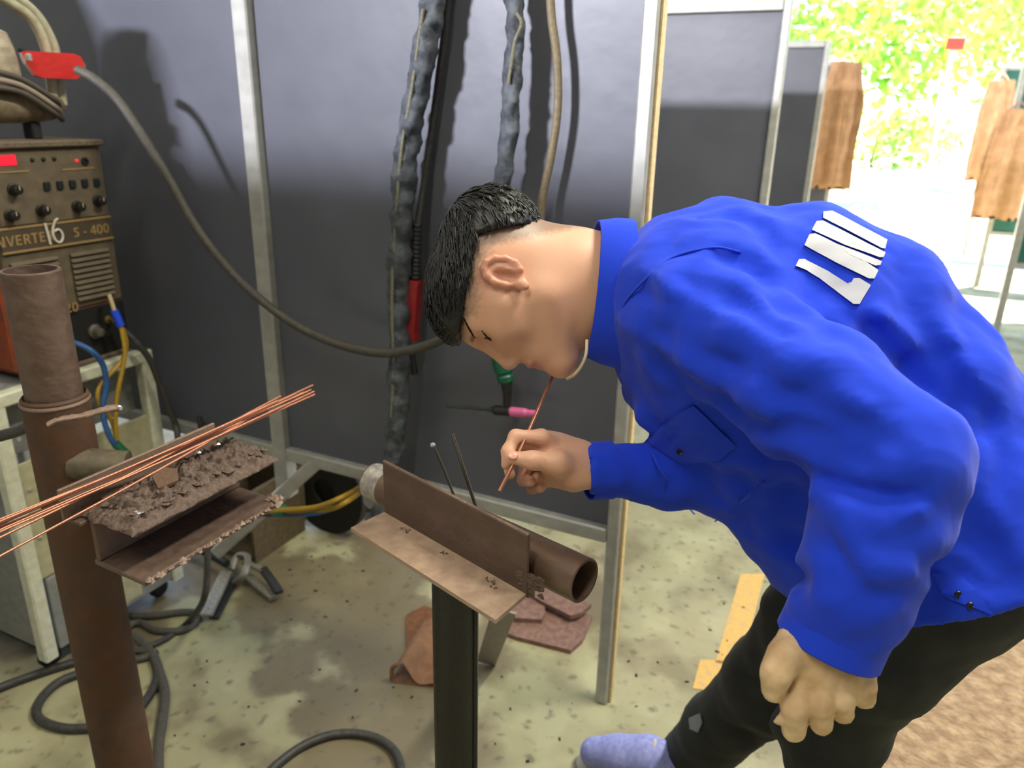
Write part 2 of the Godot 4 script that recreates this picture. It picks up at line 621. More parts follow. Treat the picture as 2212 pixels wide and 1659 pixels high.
# a divider of the booths: square tube frame with a sheet; end is the foot of its aisle post
func screen(label: String, end: Vector3, widths: Array, sheet: Material, left_leg := true, group := "booth dividers of the row", high := 1.93) -> Node3D:
	var steel := grained("galvanised_tube", Color(0.68, 0.68, 0.66), Color(0.60, 0.60, 0.58), 0.02, 3, 3.0, 0.45, 0.3)
	var t := thing("booth_divider", label, "divider", end, group)
	var up := Vector3.UP
	var w := 0.05
	var x := 0.0
	var low := 0.49
	put("post", bar(Vector3.ZERO, up * high, 0.032, 0.042, 0.004), steel, t)
	var k := 0
	for wide: float in widths:
		var a := -ALONG * (x + (w / 2 if x > 0.0 else 0.016))
		var c := -ALONG * (x + wide - w / 2)
		for h: float in [low + 0.02, high - 0.02]:
			put("rail", bar(a + up * h, c + up * h, 0.045, 0.04, 0.004), steel, t)
		put("sheet", box((a + c) / 2 + up * (low + high) / 2 - FACING * 0.004, (c - a) / 2, up * (high - low - 0.06) / 2, FACING * 0.004, 0.001), sheet, t)
		x += wide
		k += 1
		var foot := 0.36 if not left_leg and k == 1 else 0.0
		put("post", bar(-ALONG * x + up * foot, -ALONG * x + up * high, w, w, 0.004), steel, t)
	return t

func screens() -> void:
	var sheet := grained("dark_sheet_paint", Color(0.335, 0.343, 0.385), Color(0.305, 0.313, 0.352), 0.012, 4, 1.2, 0.42, 0.0, 0.05)
	var s := screen("dark grey sheet divider behind the worker, hoses hanging before it", WALL_FOOT, [1.056, 1.3, 1.0], sheet, false)
	var steel := mat("galvanised_tube", Color.WHITE)
	# knee brace under the inner post
	var rail_at: Vector3 = -ALONG * 0.93 + Vector3(0, 0.50, 0)
	put("brace", bar(rail_at, rail_at + (-ALONG * 0.62 + FACING * 0.22).normalized() * 0.35 - Vector3(0, 0.34, 0), 0.04, 0.04, 0.004), steel, s)
	# pale edge strip on the aisle post
	put("edge_strip", bar(ALONG * 0.0200 + FACING * -0.006, ALONG * 0.0200 + FACING * -0.006 + Vector3(0, 1.93, 0), 0.008, 0.022, 0.001, ALONG), grained("pale_edge", Color(0.86, 0.76, 0.55), Color(0.72, 0.62, 0.45), 0.05, 3, 4.0, 0.6), s)
	screen("unseen heightened dark grey sheet divider of the neighbouring booth, facing the worker's divider", WALL_FOOT + FACING * 2.9, [1.056, 1.3, 1.0], sheet, true, "booth dividers of the row", 2.26)  # unseen; set back, its height chosen for the shade edge it throws
	var names := ["dark grey sheet divider just beyond the worker's back", "dark grey sheet divider third in the row, half hidden by its neighbour", "narrow glimpse of the last dark divider at the yard end, apron over it"]
	for i in 3:
		screen(names[i], WALL_FOOT - FACING * 1.85 * (i + 1), [1.056, 1.3], sheet)
	# two teal dividers across the aisle
	var teal := grained("teal_sheet_paint", Color(0.16, 0.42, 0.38), Color(0.12, 0.34, 0.32), 0.02, 3, 1.2, 0.45)
	var across: Vector3 = Vector3(3.62, 0, -5.594)
	var label2 := ["nearest teal sheet divider across the aisle, cut by the frame edge", "middle teal sheet divider across the aisle with a brown apron", "farthest teal sheet divider across the aisle with a tan apron"]
	for i in 3:
		screen(label2[i], across - FACING * 1.85 * i + ALONG * 1.056, [1.056], teal, true, "teal dividers across the aisle", 2.05)
	# leather aprons hung over divider ends
	apron("tan leather apron over the end of the farthest dark divider", WALL_FOOT - FACING * (1.85 * 3 - 0.027) + Vector3(0, 1.42, 0), 0.34, 0.98, 5)
	apron("tan leather apron hanging on the farthest teal divider", across - FACING * (1.85 * 2 - 0.027) + Vector3(0, 1.38, 0), 0.34, 1.05, 7)
	apron("brown leather apron hanging on the middle teal divider", across - FACING * (1.85 - 0.027) + Vector3(0, 1.12, 0) + ALONG * 0.02, 0.42, 0.95, 9)

func apron(label: String, mid: Vector3, wide: float, tall: float, sd: int) -> void:
	var leather := grained("tan_leather", Color(0.76, 0.60, 0.46), Color(0.66, 0.50, 0.37), 0.02, 4, 2.0, 0.75)
	var n := FastNoiseLite.new()
	n.seed = sd
	n.frequency = 3.0
	var across := ALONG
	var out := FACING
	var front := []
	var b := Builder.new()
	var nx := 14
	var ny := 18
	for side: float in [1.0, -1.0]:
		for j in ny + 1:
			var row := PackedVector3Array()
			for i in nx + 1:
				var u := float(i) / nx - 0.5
				var v := float(j) / ny
				var w := wide * (0.7 + 0.3 * smoothstep(0.0, 0.35, v)) * (1.0 + 0.04 * sin(v * 9.0 + sd))
				var fold := 0.035 * sin(u * 13.0 + sd + v * 1.2) * (0.3 + v) + 0.03 * n.get_noise_2d(u * 2.0, v * 2.0)
				row.append(across * u * w + Vector3.UP * (0.5 - v) * tall + out * (fold + 0.075 + side * 0.002) + Vector3.UP * 0.02 * n.get_noise_2d(u * 3.0 + 5.0, 9.0))
			front.append(row)
	b.rings(front, false, false, false)
	var t := thing("leather_apron", label, "apron", mid, "leather aprons hung on the dividers")
	put("skirt", b.mesh(), leather, t)
	put("strap", tube([across * -wide * 0.2 + Vector3.UP * tall * 0.48 + out * 0.075, Vector3.UP * tall * 0.56 + out * 0.014, across * wide * 0.2 + Vector3.UP * tall * 0.48 + out * 0.075], 0.008, 6), leather, t)
	put("hook", tube([Vector3.UP * tall * 0.55 - out * 0.004, Vector3.UP * tall * 0.55 + out * 0.012, Vector3.UP * tall * 0.57 + out * 0.012], 0.004, 6), mat("galvanised_tube", Color.WHITE), t)

func yard() -> void:
	var g := structure("yard_ground", "bright sunlit concrete yard")
	var gm := grained("yard_concrete", Color(0.80, 0.78, 0.72), Color(0.72, 0.70, 0.64), 0.03, 4, 0.4, 0.85)
	put("yard_slab", box(Vector3(4, -0.12, -38), Vector3(45, 0, 0), Vector3(0, 0.1, 0), Vector3(0, 0, 30), 0.001), gm, g)
	put("yard_slab", box(Vector3(27, -0.12, 1.2), Vector3(20, 0, 0), Vector3(0, 0.1, 0), Vector3(0, 0, 9.2), 0.001), gm, g)
	var leaf_mat := mat("sunlit_leaf", Color(0.60, 0.72, 0.40), 0.5)
	leaf_mat.backlight_enabled = true
	leaf_mat.backlight = Color(0.70, 0.84, 0.46)
	leaf_mat.vertex_color_use_as_albedo = true
	var bark := grained("bark", Color(0.36, 0.31, 0.25), Color(0.25, 0.21, 0.17), 0.06, 4, 3.0, 0.9)
	tree("broad leafy tree overhanging the yard beyond the dividers", Vector3(14.82, 0, -28.93), 7.5, [[Vector3(5.689, 3.221, -14.41), 1.9], [Vector3(7.571, 3.28, -16.03), 1.7], [Vector3(4.609, 2.736, -13.18), 1.0], [Vector3(6.577, 2.458, -14.67), 0.9], [Vector3(5.072, 4.14, -14.21), 2.2], [Vector3(7.882, 4.024, -15.76), 1.6]], 2600, 3, leaf_mat, bark)
	tree("pale leafy tree at the far right of the yard", Vector3(18.87, 0, -26.88), 6.5, [[Vector3(10.63, 3.139, -18.63), 1.4], [Vector3(10.67, 3.509, -17.7), 1.6], [Vector3(10.29, 4.289, -19.04), 1.5]], 1500, 5, leaf_mat, bark)
	shrub("low sunlit shrub at the back of the yard under the tree", Vector3(11.28, 0, -25.5), 2.2, 900, 11, leaf_mat)
	shrub("sunlit shrub beside the thin trunk in the yard", Vector3(12.99, 0, -26.44), 1.6, 600, 13, leaf_mat)
	# small red notice on a post
	var board_at: Vector3 = Vector3(6.102, 2.498, -11.82)
	var sg := thing("red_notice_board", "small red notice board on a pole under the tree", "sign", Vector3(board_at.x, 0, board_at.z))
	put("pole", tube([Vector3.ZERO, Vector3(0, board_at.y + 0.1, 0)], 0.03, 8, 1), mat("notice_pole", Color(0.75, 0.75, 0.72), 0.5, 0.4), sg)
	put("board", box(Vector3(0, board_at.y, 0.05), Vector3(0.125, 0, 0), Vector3(0, 0.085, 0), Vector3(0, 0, 0.02), 0.01), mat("notice_red", Color(0.80, 0.16, 0.10), 0.5), sg)

func leaves(count: int, clumps: Array, sd: int, m: Material, size: float) -> MultiMeshInstance3D:
	var rng := RandomNumberGenerator.new()
	rng.seed = sd
	var b := Builder.new()
	var pts: Array = [Vector3(0, 0, 0), Vector3(0.35, 0.06, 0.45), Vector3(0.3, 0.02, 0.8), Vector3(0, -0.08, 1.15), Vector3(-0.3, 0.02, 0.8), Vector3(-0.35, 0.06, 0.45)]
	var mid := Vector3(0, -0.02, 0.55)
	for i in 6: b.tri(mid, pts[i], pts[(i + 1) % 6])
	var mm := MultiMesh.new()
	mm.transform_format = MultiMesh.TRANSFORM_3D
	mm.use_colors = true
	mm.mesh = b.mesh()
	mm.instance_count = count
	for i in count:
		var cl: Array = clumps[rng.randi() % clumps.size()]
		var d: Vector3 = Vector3(rng.randfn(), rng.randfn() * 0.8, rng.randfn()).limit_length(1.6) * cl[1] * 0.55
		var bs := Basis.from_euler(Vector3(rng.randf_range(-1.2, 1.2), rng.randf() * TAU, rng.randf_range(-0.8, 0.8))).scaled(Vector3.ONE * size * rng.randf_range(0.6, 1.3))
		mm.set_instance_transform(i, Transform3D(bs, cl[0] + d))
		mm.set_instance_color(i, Color(0.85, 1.0, 0.85).lerp(Color(1.0, 1.0, 0.65), rng.randf()))
	var o := MultiMeshInstance3D.new()
	o.multimesh = mm
	o.material_override = m
	return o

func tree(label: String, foot: Vector3, high: float, clumps: Array, count: int, sd: int, m: Material, bark: Material) -> void:
	var t := thing("yard_tree", label, "tree", foot, "trees of the yard")
	put("trunk", tube([Vector3.ZERO, Vector3(0.1, high * 0.35, 0), Vector3(-0.1, high * 0.8, 0.1)], 0.13, 10, 6, 0.06), bark, t)
	var local := []
	for c: Array in clumps:
		local.append([(c[0] as Vector3) - foot, c[1]])
		put("branch", tube([Vector3(-0.02, high * 0.55, 0.05), ((c[0] as Vector3) - foot) * 0.5 + Vector3(0, high * 0.35, 0), (c[0] as Vector3) - foot], 0.06, 6, 5, 0.015), bark, t)
	var o := leaves(count, local, sd, m, 0.2)
	o.name = "foliage"
	o.set_meta("kind", "stuff")
	t.add_child(o, true)

func shrub(label: String, foot: Vector3, r: float, count: int, sd: int, m: Material) -> void:
	var t := thing("yard_shrub", label, "shrub", foot, "shrubs of the yard")
	put("stem", tube([Vector3.ZERO, Vector3(0.05, r * 0.6, 0)], 0.05, 6, 3, 0.02), mat("bark", Color.WHITE), t)
	var o := leaves(count, [[Vector3(0, r * 0.55, 0), r * 0.9], [Vector3(-r * 0.6, r * 0.4, 0.1), r * 0.7], [Vector3(r * 0.5, r * 0.45, 0), r * 0.6]], sd, m, 0.2)
	o.name = "foliage"
	o.set_meta("kind", "stuff")
	t.add_child(o, true)

# ---------------------------------------------------------------- welding set on its cart
# e runs along the front of the cart away from the camera, y up, n out of the front
func mp(e: float, y: float, n := 0.0) -> Vector3:
	return -FACING * e + Vector3.UP * y + ALONG * n

func front_box(e0: float, e1: float, y0: float, y1: float, n0: float, n1: float, ch := 0.003) -> ArrayMesh:
	return box(mp((e0 + e1) / 2, (y0 + y1) / 2, (n0 + n1) / 2), FACING * (e1 - e0) / 2, Vector3.UP * (y1 - y0) / 2, ALONG * (n1 - n0) / 2, ch)

func knob(t: Node, e: float, y: float, r := 0.012) -> void:
	var k := put("knob", lathe(mp(e, y, -0.001), ALONG, [[r * 1.25, 0.0], [r * 1.25, 0.004], [r, 0.005], [r * 0.9, 0.022], [r * 0.75, 0.025]], 16), mat("knob_black", Color(0.06, 0.05, 0.045), 0.45), t)
	put("pointer", front_box(e - 0.0015, e + 0.0015, y, y + r * 0.8, 0.0235, 0.0255, 0.0004), mat("knob_mark", Color(0.62, 0.56, 0.48), 0.6), k)

func machine() -> void:
	# cart
	var white := grained("cart_white_enamel", Color(0.80, 0.80, 0.73), Color(0.70, 0.70, 0.62), 0.03, 4, 4.0, 0.5)
	var grey := grained("cart_grey_sheet", Color(0.52, 0.52, 0.51), Color(0.44, 0.44, 0.43), 0.03, 4, 4.0, 0.5)
	var pale := grained("cart_pale_sheet", Color(0.68, 0.66, 0.54), Color(0.60, 0.58, 0.46), 0.03, 4, 4.0, 0.6)
	var dark := mat("cart_dark", Color(0.05, 0.05, 0.05), 0.7)
	var c := thing("welding_cart", "white and grey steel cart under the welding machine", "cart", CART)
	var back := -0.52
	for e: float in [-0.43, 0.0]:
		for n: float in [0.0, back]:
			put("corner_post", front_box(e - 0.019, e + 0.019, 0.06, 0.83, n - 0.019, n + 0.019, 0.005), white, c)
	for n: float in [0.0, back]:
		put("top_rail", front_box(-0.45, 0.02, 0.795, 0.83, n - 0.018, n + 0.02, 0.005), white, c)
	put("top_plate", front_box(-0.43, 0.0, 0.80, 0.825, back, 0.0), grey, c)
	put("inner_panel", front_box(-0.42, -0.01, 0.64, 0.79, -0.06, -0.05), grey, c)
	put("front_panel", front_box(-0.412, -0.018, 0.30, 0.635, -0.004, 0.004), pale, c)
	put("lower_panel", front_box(-0.40, -0.018, 0.075, 0.297, 0.0, 0.01), grey, c)
	put("rating_plate", front_box(-0.20, -0.13, 0.09, 0.20, 0.01, 0.012, 0.0005), pale, c)
	put("side_panel", front_box(-0.436, -0.43, 0.09, 0.80, back, -0.02), grey, c)
	put("floor_plate", front_box(-0.42, -0.02, 0.06, 0.075, back, -0.01), dark, c)
	for e: float in [-0.40, -0.03]:
		for n: float in [-0.05, back + 0.05]:
			put("caster", lathe(mp(e, 0.03, n - 0.012), ALONG, [[0.022, 0.0], [0.03, 0.003], [0.03, 0.021], [0.022, 0.024]], 16), dark, c)
	for i in 3:
		put("screw", lathe(mp(-0.39, 0.70 - 0.14 * i, 0.003), ALONG, [[0.007, 0.0], [0.006, 0.004], [0.002, 0.005]], 10), mat("screw_zinc", Color(0.8, 0.8, 0.78), 0.3, 0.8), c)
	for p: Array in [[-0.36, 0.18], [-0.32, 0.24], [-0.06, 0.5]]:
		put("screw", lathe(mp(p[0], p[1], 0.0095), ALONG, [[0.006, 0.0], [0.004, 0.003], [0.001, 0.0035]], 10), dark, c)
	# welding machine
	var olive := grained("dusty_olive_panel", Color(0.38, 0.33, 0.26), Color(0.30, 0.26, 0.20), 0.02, 4, 5.0, 0.7)
	var orange := grained("orange_casing", Color(0.56, 0.22, 0.08), Color(0.42, 0.20, 0.10), 0.02, 4, 5.0, 0.55)
	var gold := grained("gold_print", Color(0.58, 0.47, 0.29), Color(0.46, 0.37, 0.23), 0.1, 3, 20.0, 0.6)
	var m := thing("welding_machine", "dusty olive welding machine with knobs, orange casing and chalked 16", "welding machine", CART)
	put("casing", front_box(-0.345, -0.02, 0.84, 1.385, -0.5, -0.012, 0.02), orange, m)
	put("front_frame", front_box(-0.335, -0.03, 0.985, 1.40, -0.03, -0.006, 0.008), olive, m)
	put("control_panel", front_box(-0.325, -0.045, 1.215, 1.39, -0.012, -0.001, 0.003), olive, m)
	put("top_lip", front_box(-0.345, -0.03, 1.392, 1.408, -0.2, 0.012, 0.005), grained("dust_lip", Color(0.42, 0.36, 0.30), Color(0.30, 0.26, 0.2), 0.05, 3, 6.0, 0.8), m)
	put("name_band", front_box(-0.335, -0.035, 1.155, 1.212, -0.008, 0.0, 0.002), mat("band_dark", Color(0.25, 0.21, 0.155), 0.6), m)
	for y: float in [1.155, 1.211]:
		put("band_edge", front_box(-0.335, -0.035, y - 0.003, y + 0.003, -0.004, 0.002, 0.001), gold, m)
	text("INVERTER", 0.034, CART + mp(-0.283, 1.182, 0.001), -FACING, Vector3.UP, gold, m)
	text("S - 400", 0.034, CART + mp(-0.098, 1.182, 0.001), -FACING, Vector3.UP, gold, m)
	for o in m.get_children():
		if o.name.begins_with("lettering"): o.position -= CART
	var chalk := mat("white_chalk", Color(0.74, 0.71, 0.66), 0.9)
	var one := put("chalk_mark", tube([mp(-0.222, 1.215, 0.003), mp(-0.219, 1.19, 0.003), mp(-0.217, 1.162, 0.003)], 0.0032, 6, 3), chalk, m)
	one.set_meta("label", "white chalk figure 1")
	var six := []
	for i in 15:
		var a := -PI * 0.55 + TAU * i / 13.0
		six.append(mp(-0.193 + 0.012 * cos(a + PI), 1.180 + 0.016 * sin(a + PI), 0.003))
	put("chalk_mark", tube([mp(-0.186, 1.222, 0.003), mp(-0.196, 1.216, 0.003), mp(-0.204, 1.198, 0.003), mp(-0.2055, 1.182, 0.003), mp(-0.2, 1.168, 0.003), mp(-0.190, 1.164, 0.003), mp(-0.182, 1.173, 0.003), mp(-0.182, 1.187, 0.003), mp(-0.19, 1.196, 0.003), mp(-0.201, 1.192, 0.003)], 0.0032, 6, 5), chalk, m).set_meta("label", "white chalk figure 6")
	# display, lamps, switches, knobs
	var red := mat("red_display_glow", Color(0.3, 0.02, 0.03), 0.4)
	red.emission_enabled = true
	red.emission = Color(1.0, 0.1, 0.18)
	red.emission_energy_multiplier = 1.6
	put("display_screen", front_box(-0.325, -0.262, 1.355, 1.378, -0.002, 0.0015, 0.0006), red, m)
	put("signal_lamp", lathe(mp(-0.107, 1.358, -0.001), ALONG, [[0.004, 0.0], [0.0035, 0.003], [0.001, 0.004]], 10), red, m)
	var black := mat("switch_black", Color(0.05, 0.055, 0.06), 0.5)
	for i in 3:
		put("indicator", lathe(mp(-0.222 + 0.028 * i, 1.365, -0.001), ALONG, [[0.0055, 0.0], [0.005, 0.003], [0.001, 0.004]], 10), black, m)
	put("socket", lathe(mp(-0.085, 1.355, -0.001), ALONG, [[0.010, 0.0], [0.010, 0.004], [0.006, 0.004], [0.006, 0.001]], 14), black, m)
	for i in 5:
		put("rocker_switch", front_box(-0.206 + 0.034 * i, -0.190 + 0.034 * i, 1.292, 1.312, -0.002, 0.006, 0.003), mat("rocker_teal", Color(0.07, 0.10, 0.11), 0.45), m)
	for p: Array in [[-0.281, 1.300], [-0.300, 1.242], [-0.222, 1.246], [-0.127, 1.246], [-0.066, 1.255]]:
		knob(m, p[0], p[1])
	for r: Array in [[-0.32, -0.235, 1.338, 1.342], [-0.15, -0.06, 1.336, 1.340]]:
		put("scribed_line", front_box(r[0], r[1], r[2], r[3], -0.001, 0.0006, 0.0002), gold, m)
	# lower front: louvres, label, connector bay
	for i in 9:
		var y := 1.126 - 0.0145 * i
		put("louvre", box(mp(-0.112, y, 0.0), FACING * 0.055, (Vector3.UP * 0.8 - ALONG * 0.6) * 0.0055, (ALONG * 0.8 + Vector3.UP * 0.6) * 0.003, 0.001), olive, m)
	for i in 6:
		var y := 1.126 - 0.0145 * i
		put("louvre", box(mp(-0.262, y, 0.0), FACING * 0.06, (Vector3.UP * 0.8 - ALONG * 0.6) * 0.0055, (ALONG * 0.8 + Vector3.UP * 0.6) * 0.003, 0.001), olive, m)
	var tx := text("20", 0.034, mp(-0.189, 0.994, 0.0), -FACING, Vector3.UP, gold, m)
	put("connector_bay", front_box(-0.338, -0.027, 0.846, 0.983, -0.03, -0.0095, 0.003), mat("bay_black", Color(0.035, 0.033, 0.03), 0.7), m)
	for p: Array in [[-0.13, 0.915, 0.020], [-0.235, 0.915, 0.020]]:
		put("terminal", lathe(mp(p[0], p[1], -0.015), ALONG, [[p[2], 0.0], [p[2], 0.012], [p[2] * 0.7, 0.016], [p[2] * 0.6, 0.032], [p[2] * 0.3, 0.034]], 18), grained("terminal_grey", Color(0.36, 0.34, 0.30), Color(0.24, 0.22, 0.2), 0.05, 3, 10.0, 0.55), m)
	put("gas_terminal", lathe(mp(-0.085, 0.937, -0.015), ALONG, [[0.012, 0.0], [0.012, 0.01], [0.007, 0.012], [0.007, 0.03]], 14), mat("terminal_brass", Color(0.45, 0.38, 0.22), 0.4, 0.7), m)
	put("skid", front_box(-0.33, -0.05, 0.831, 0.845, -0.05, -0.005), grained("dust_lip", Color.WHITE, Color.WHITE, 0.05, 3, 6.0), m)
	# wire feeder on top of the machine
	var tan := grained("feeder_tan_enamel", Color(0.66, 0.62, 0.55), Color(0.50, 0.44, 0.36), 0.02, 4, 6.0, 0.5)
	var f := thing("wire_feeder", "dusty wire feeder with curved pale handle on top of the welding machine", "wire feeder", CART)
	for e: float in [-0.28, -0.142]:
		put("foot", front_box(e - 0.012, e + 0.012, 1.408, 1.448, -0.12, -0.08), mat("cart_dark", Color.BLACK), f)
	put("base", lathe(mp(-0.36, 1.487, -0.10), -FACING, [[0.02, 0.0], [0.040, 0.02], [0.042, 0.13], [0.040, 0.235], [0.034, 0.275], [0.022, 0.302], [0.006, 0.310]], 28), grained("feeder_brown_base", Color(0.36, 0.30, 0.22), Color(0.50, 0.45, 0.37), 0.02, 4, 6.0, 0.5), f)
	put("spool_case", lathe(mp(-0.205, 1.525, -0.10), Vector3.UP, [[0.052, 0.0], [0.050, 0.05], [0.046, 0.09], [0.036, 0.125], [0.014, 0.135], [0.014, 0.155], [0.010, 0.165]], 26), tan, f)
	var cream := grained("handle_cream", Color(0.70, 0.69, 0.60), Color(0.60, 0.58, 0.49), 0.03, 3, 6.0, 0.45)
	for d: float in [0.0, 0.022]:
		put("handle_tube", tube([mp(-0.20, 1.745 + d, -0.10), mp(-0.142, 1.719 + d, -0.10), mp(-0.095 + d * 0.6, 1.69 + d * 0.5, -0.10), mp(-0.072 + d, 1.64, -0.10), mp(-0.068 + d, 1.58, -0.10), mp(-0.072 + d, 1.49, -0.10)], 0.0125, 12, 6), cream, f)
	put("shading_drum_bracket", box(mp(-0.48, 1.53, -0.22), FACING * 0.15, Vector3.UP * 0.05, ALONG * 0.02, 0.006), tan, f)  # carries the added drum
	put("shading_drum", lathe(mp(-0.635, 1.62, -0.30), ALONG, [[0.02, 0.0], [0.26, 0.005], [0.27, 0.015], [0.27, 0.115], [0.26, 0.125], [0.03, 0.128]], 48), tan, f)  # unseen oversized drum, added to cast shade on the divider
	for i in 3:
		put("thin_cable", tube([mp(-0.27, 1.565 - 0.018 * i, -0.042), mp(-0.19, 1.548 - 0.016 * i, -0.04), mp(-0.11, 1.505 - 0.018 * i, -0.048), mp(-0.068, 1.482 - 0.014 * i, -0.085)], 0.007, 8, 5), mat("cable_dusty_%d" % (i % 2), [Color(0.30, 0.27, 0.24), Color(0.55, 0.50, 0.45)][i % 2], 0.6), f)
	put("clamp_screw", lathe(mp(-0.145, 1.59, -0.06), Vector3.UP, [[0.008, 0.0], [0.008, 0.012], [0.004, 0.016]], 10), mat("screw_zinc", Color.WHITE), f)
	# red handled torch laid on the feeder
	var g := thing("red_torch_handle", "bright red torch handle lying across the wire feeder", "torch handle", Vector3(-1.168, 1.578, -2.066))
	var rp := grained("red_plastic", Color(0.80, 0.12, 0.11), Color(0.70, 0.10, 0.09), 0.03, 3, 6.0, 0.42)
	var gx := -FACING * 0.93 + ALONG * 0.36
	var gz := gx.cross(Vector3.UP).normalized()
	put("grip", slab(-gz * 0.016, gx, Vector3.UP, gz, PackedVector2Array([Vector2(-0.062, 0.030), Vector2(-0.055, 0.034), Vector2(0.052, 0.034), Vector2(0.068, 0.028), Vector2(0.074, 0.012), Vector2(0.066, -0.016), Vector2(0.050, -0.026), Vector2(-0.024, -0.026), Vector2(-0.042, -0.020), Vector2(-0.056, 0.006)]), 0.034), rp, g)
	put("end_collar", lathe(gx * 0.052 + Vector3.UP * 0.010, gx + Vector3.DOWN * 0.5, [[0.016, 0.0], [0.017, 0.02], [0.013, 0.026]], 14), mat("collar_grey", Color(0.42, 0.41, 0.42), 0.5), g)
	put("contact", front_box(-0.008, 0.008, -0.004, 0.006, 0.0, 0.01), mat("cart_dark", Color.BLACK), g, -gx * 0.06 + Vector3.UP * 0.034)
	# unseen locker beside the cart, added to shade the left of the divider
	var lk := thing("shading_locker", "unseen grey locker added beside the welding cart to shade the divider", "locker", CART)
	var lg := grained("locker_grey", Color(0.44, 0.46, 0.48), Color(0.38, 0.40, 0.42), 0.02, 3, 2.0, 0.5)
	put("body", front_box(-0.95, -0.46, 0.04, 1.95, -1.6, -0.37, 0.006), lg, lk)
	put("plinth", front_box(-0.93, -0.49, 0.0, 0.04, -1.58, -0.39, 0.002), mat("cart_dark", Color.BLACK), lk)
	for s: float in [0.0, 1.0]:
		var d := put("door", front_box(-0.945 + 0.237 * s, -0.714 + 0.237 * s, 0.06, 1.93, -0.37, -0.36, 0.003), lg, lk)
		put("handle", front_box(-0.735 + 0.06 * s, -0.722 + 0.06 * s, 0.95, 1.08, -0.362, -0.345, 0.004), mat("collar_grey", Color.WHITE), d)
		for i in 4:
			put("vent_slot", front_box(-0.88 + 0.237 * s, -0.78 + 0.237 * s, 1.70 + 0.03 * i, 1.708 + 0.03 * i, -0.362, -0.358, 0.001), mat("cart_dark", Color.BLACK), d)

# ---------------------------------------------------------------- hoses and cables
func sleeve_mesh(pts: Array, r: float, sd: int, amount := 0.012) -> ArrayMesh:
	var n := FastNoiseLite.new()
	n.seed = sd
	n.frequency = 0.16
	n.fractal_octaves = 3
	var b := Builder.new()
	add_tube(b, smooth_path(pts, 22), r, r * 0.95, 26, n, amount, 0.8)
	return b.mesh()

func cable(called: String, label: String, pts: Array, r: float, m: Material, group := "", cat := "cable", sides := 12) -> Node3D:
	var o := put(called, tube(pts, r, sides, 8), m)
	tag(o, label, cat, group)
	return o

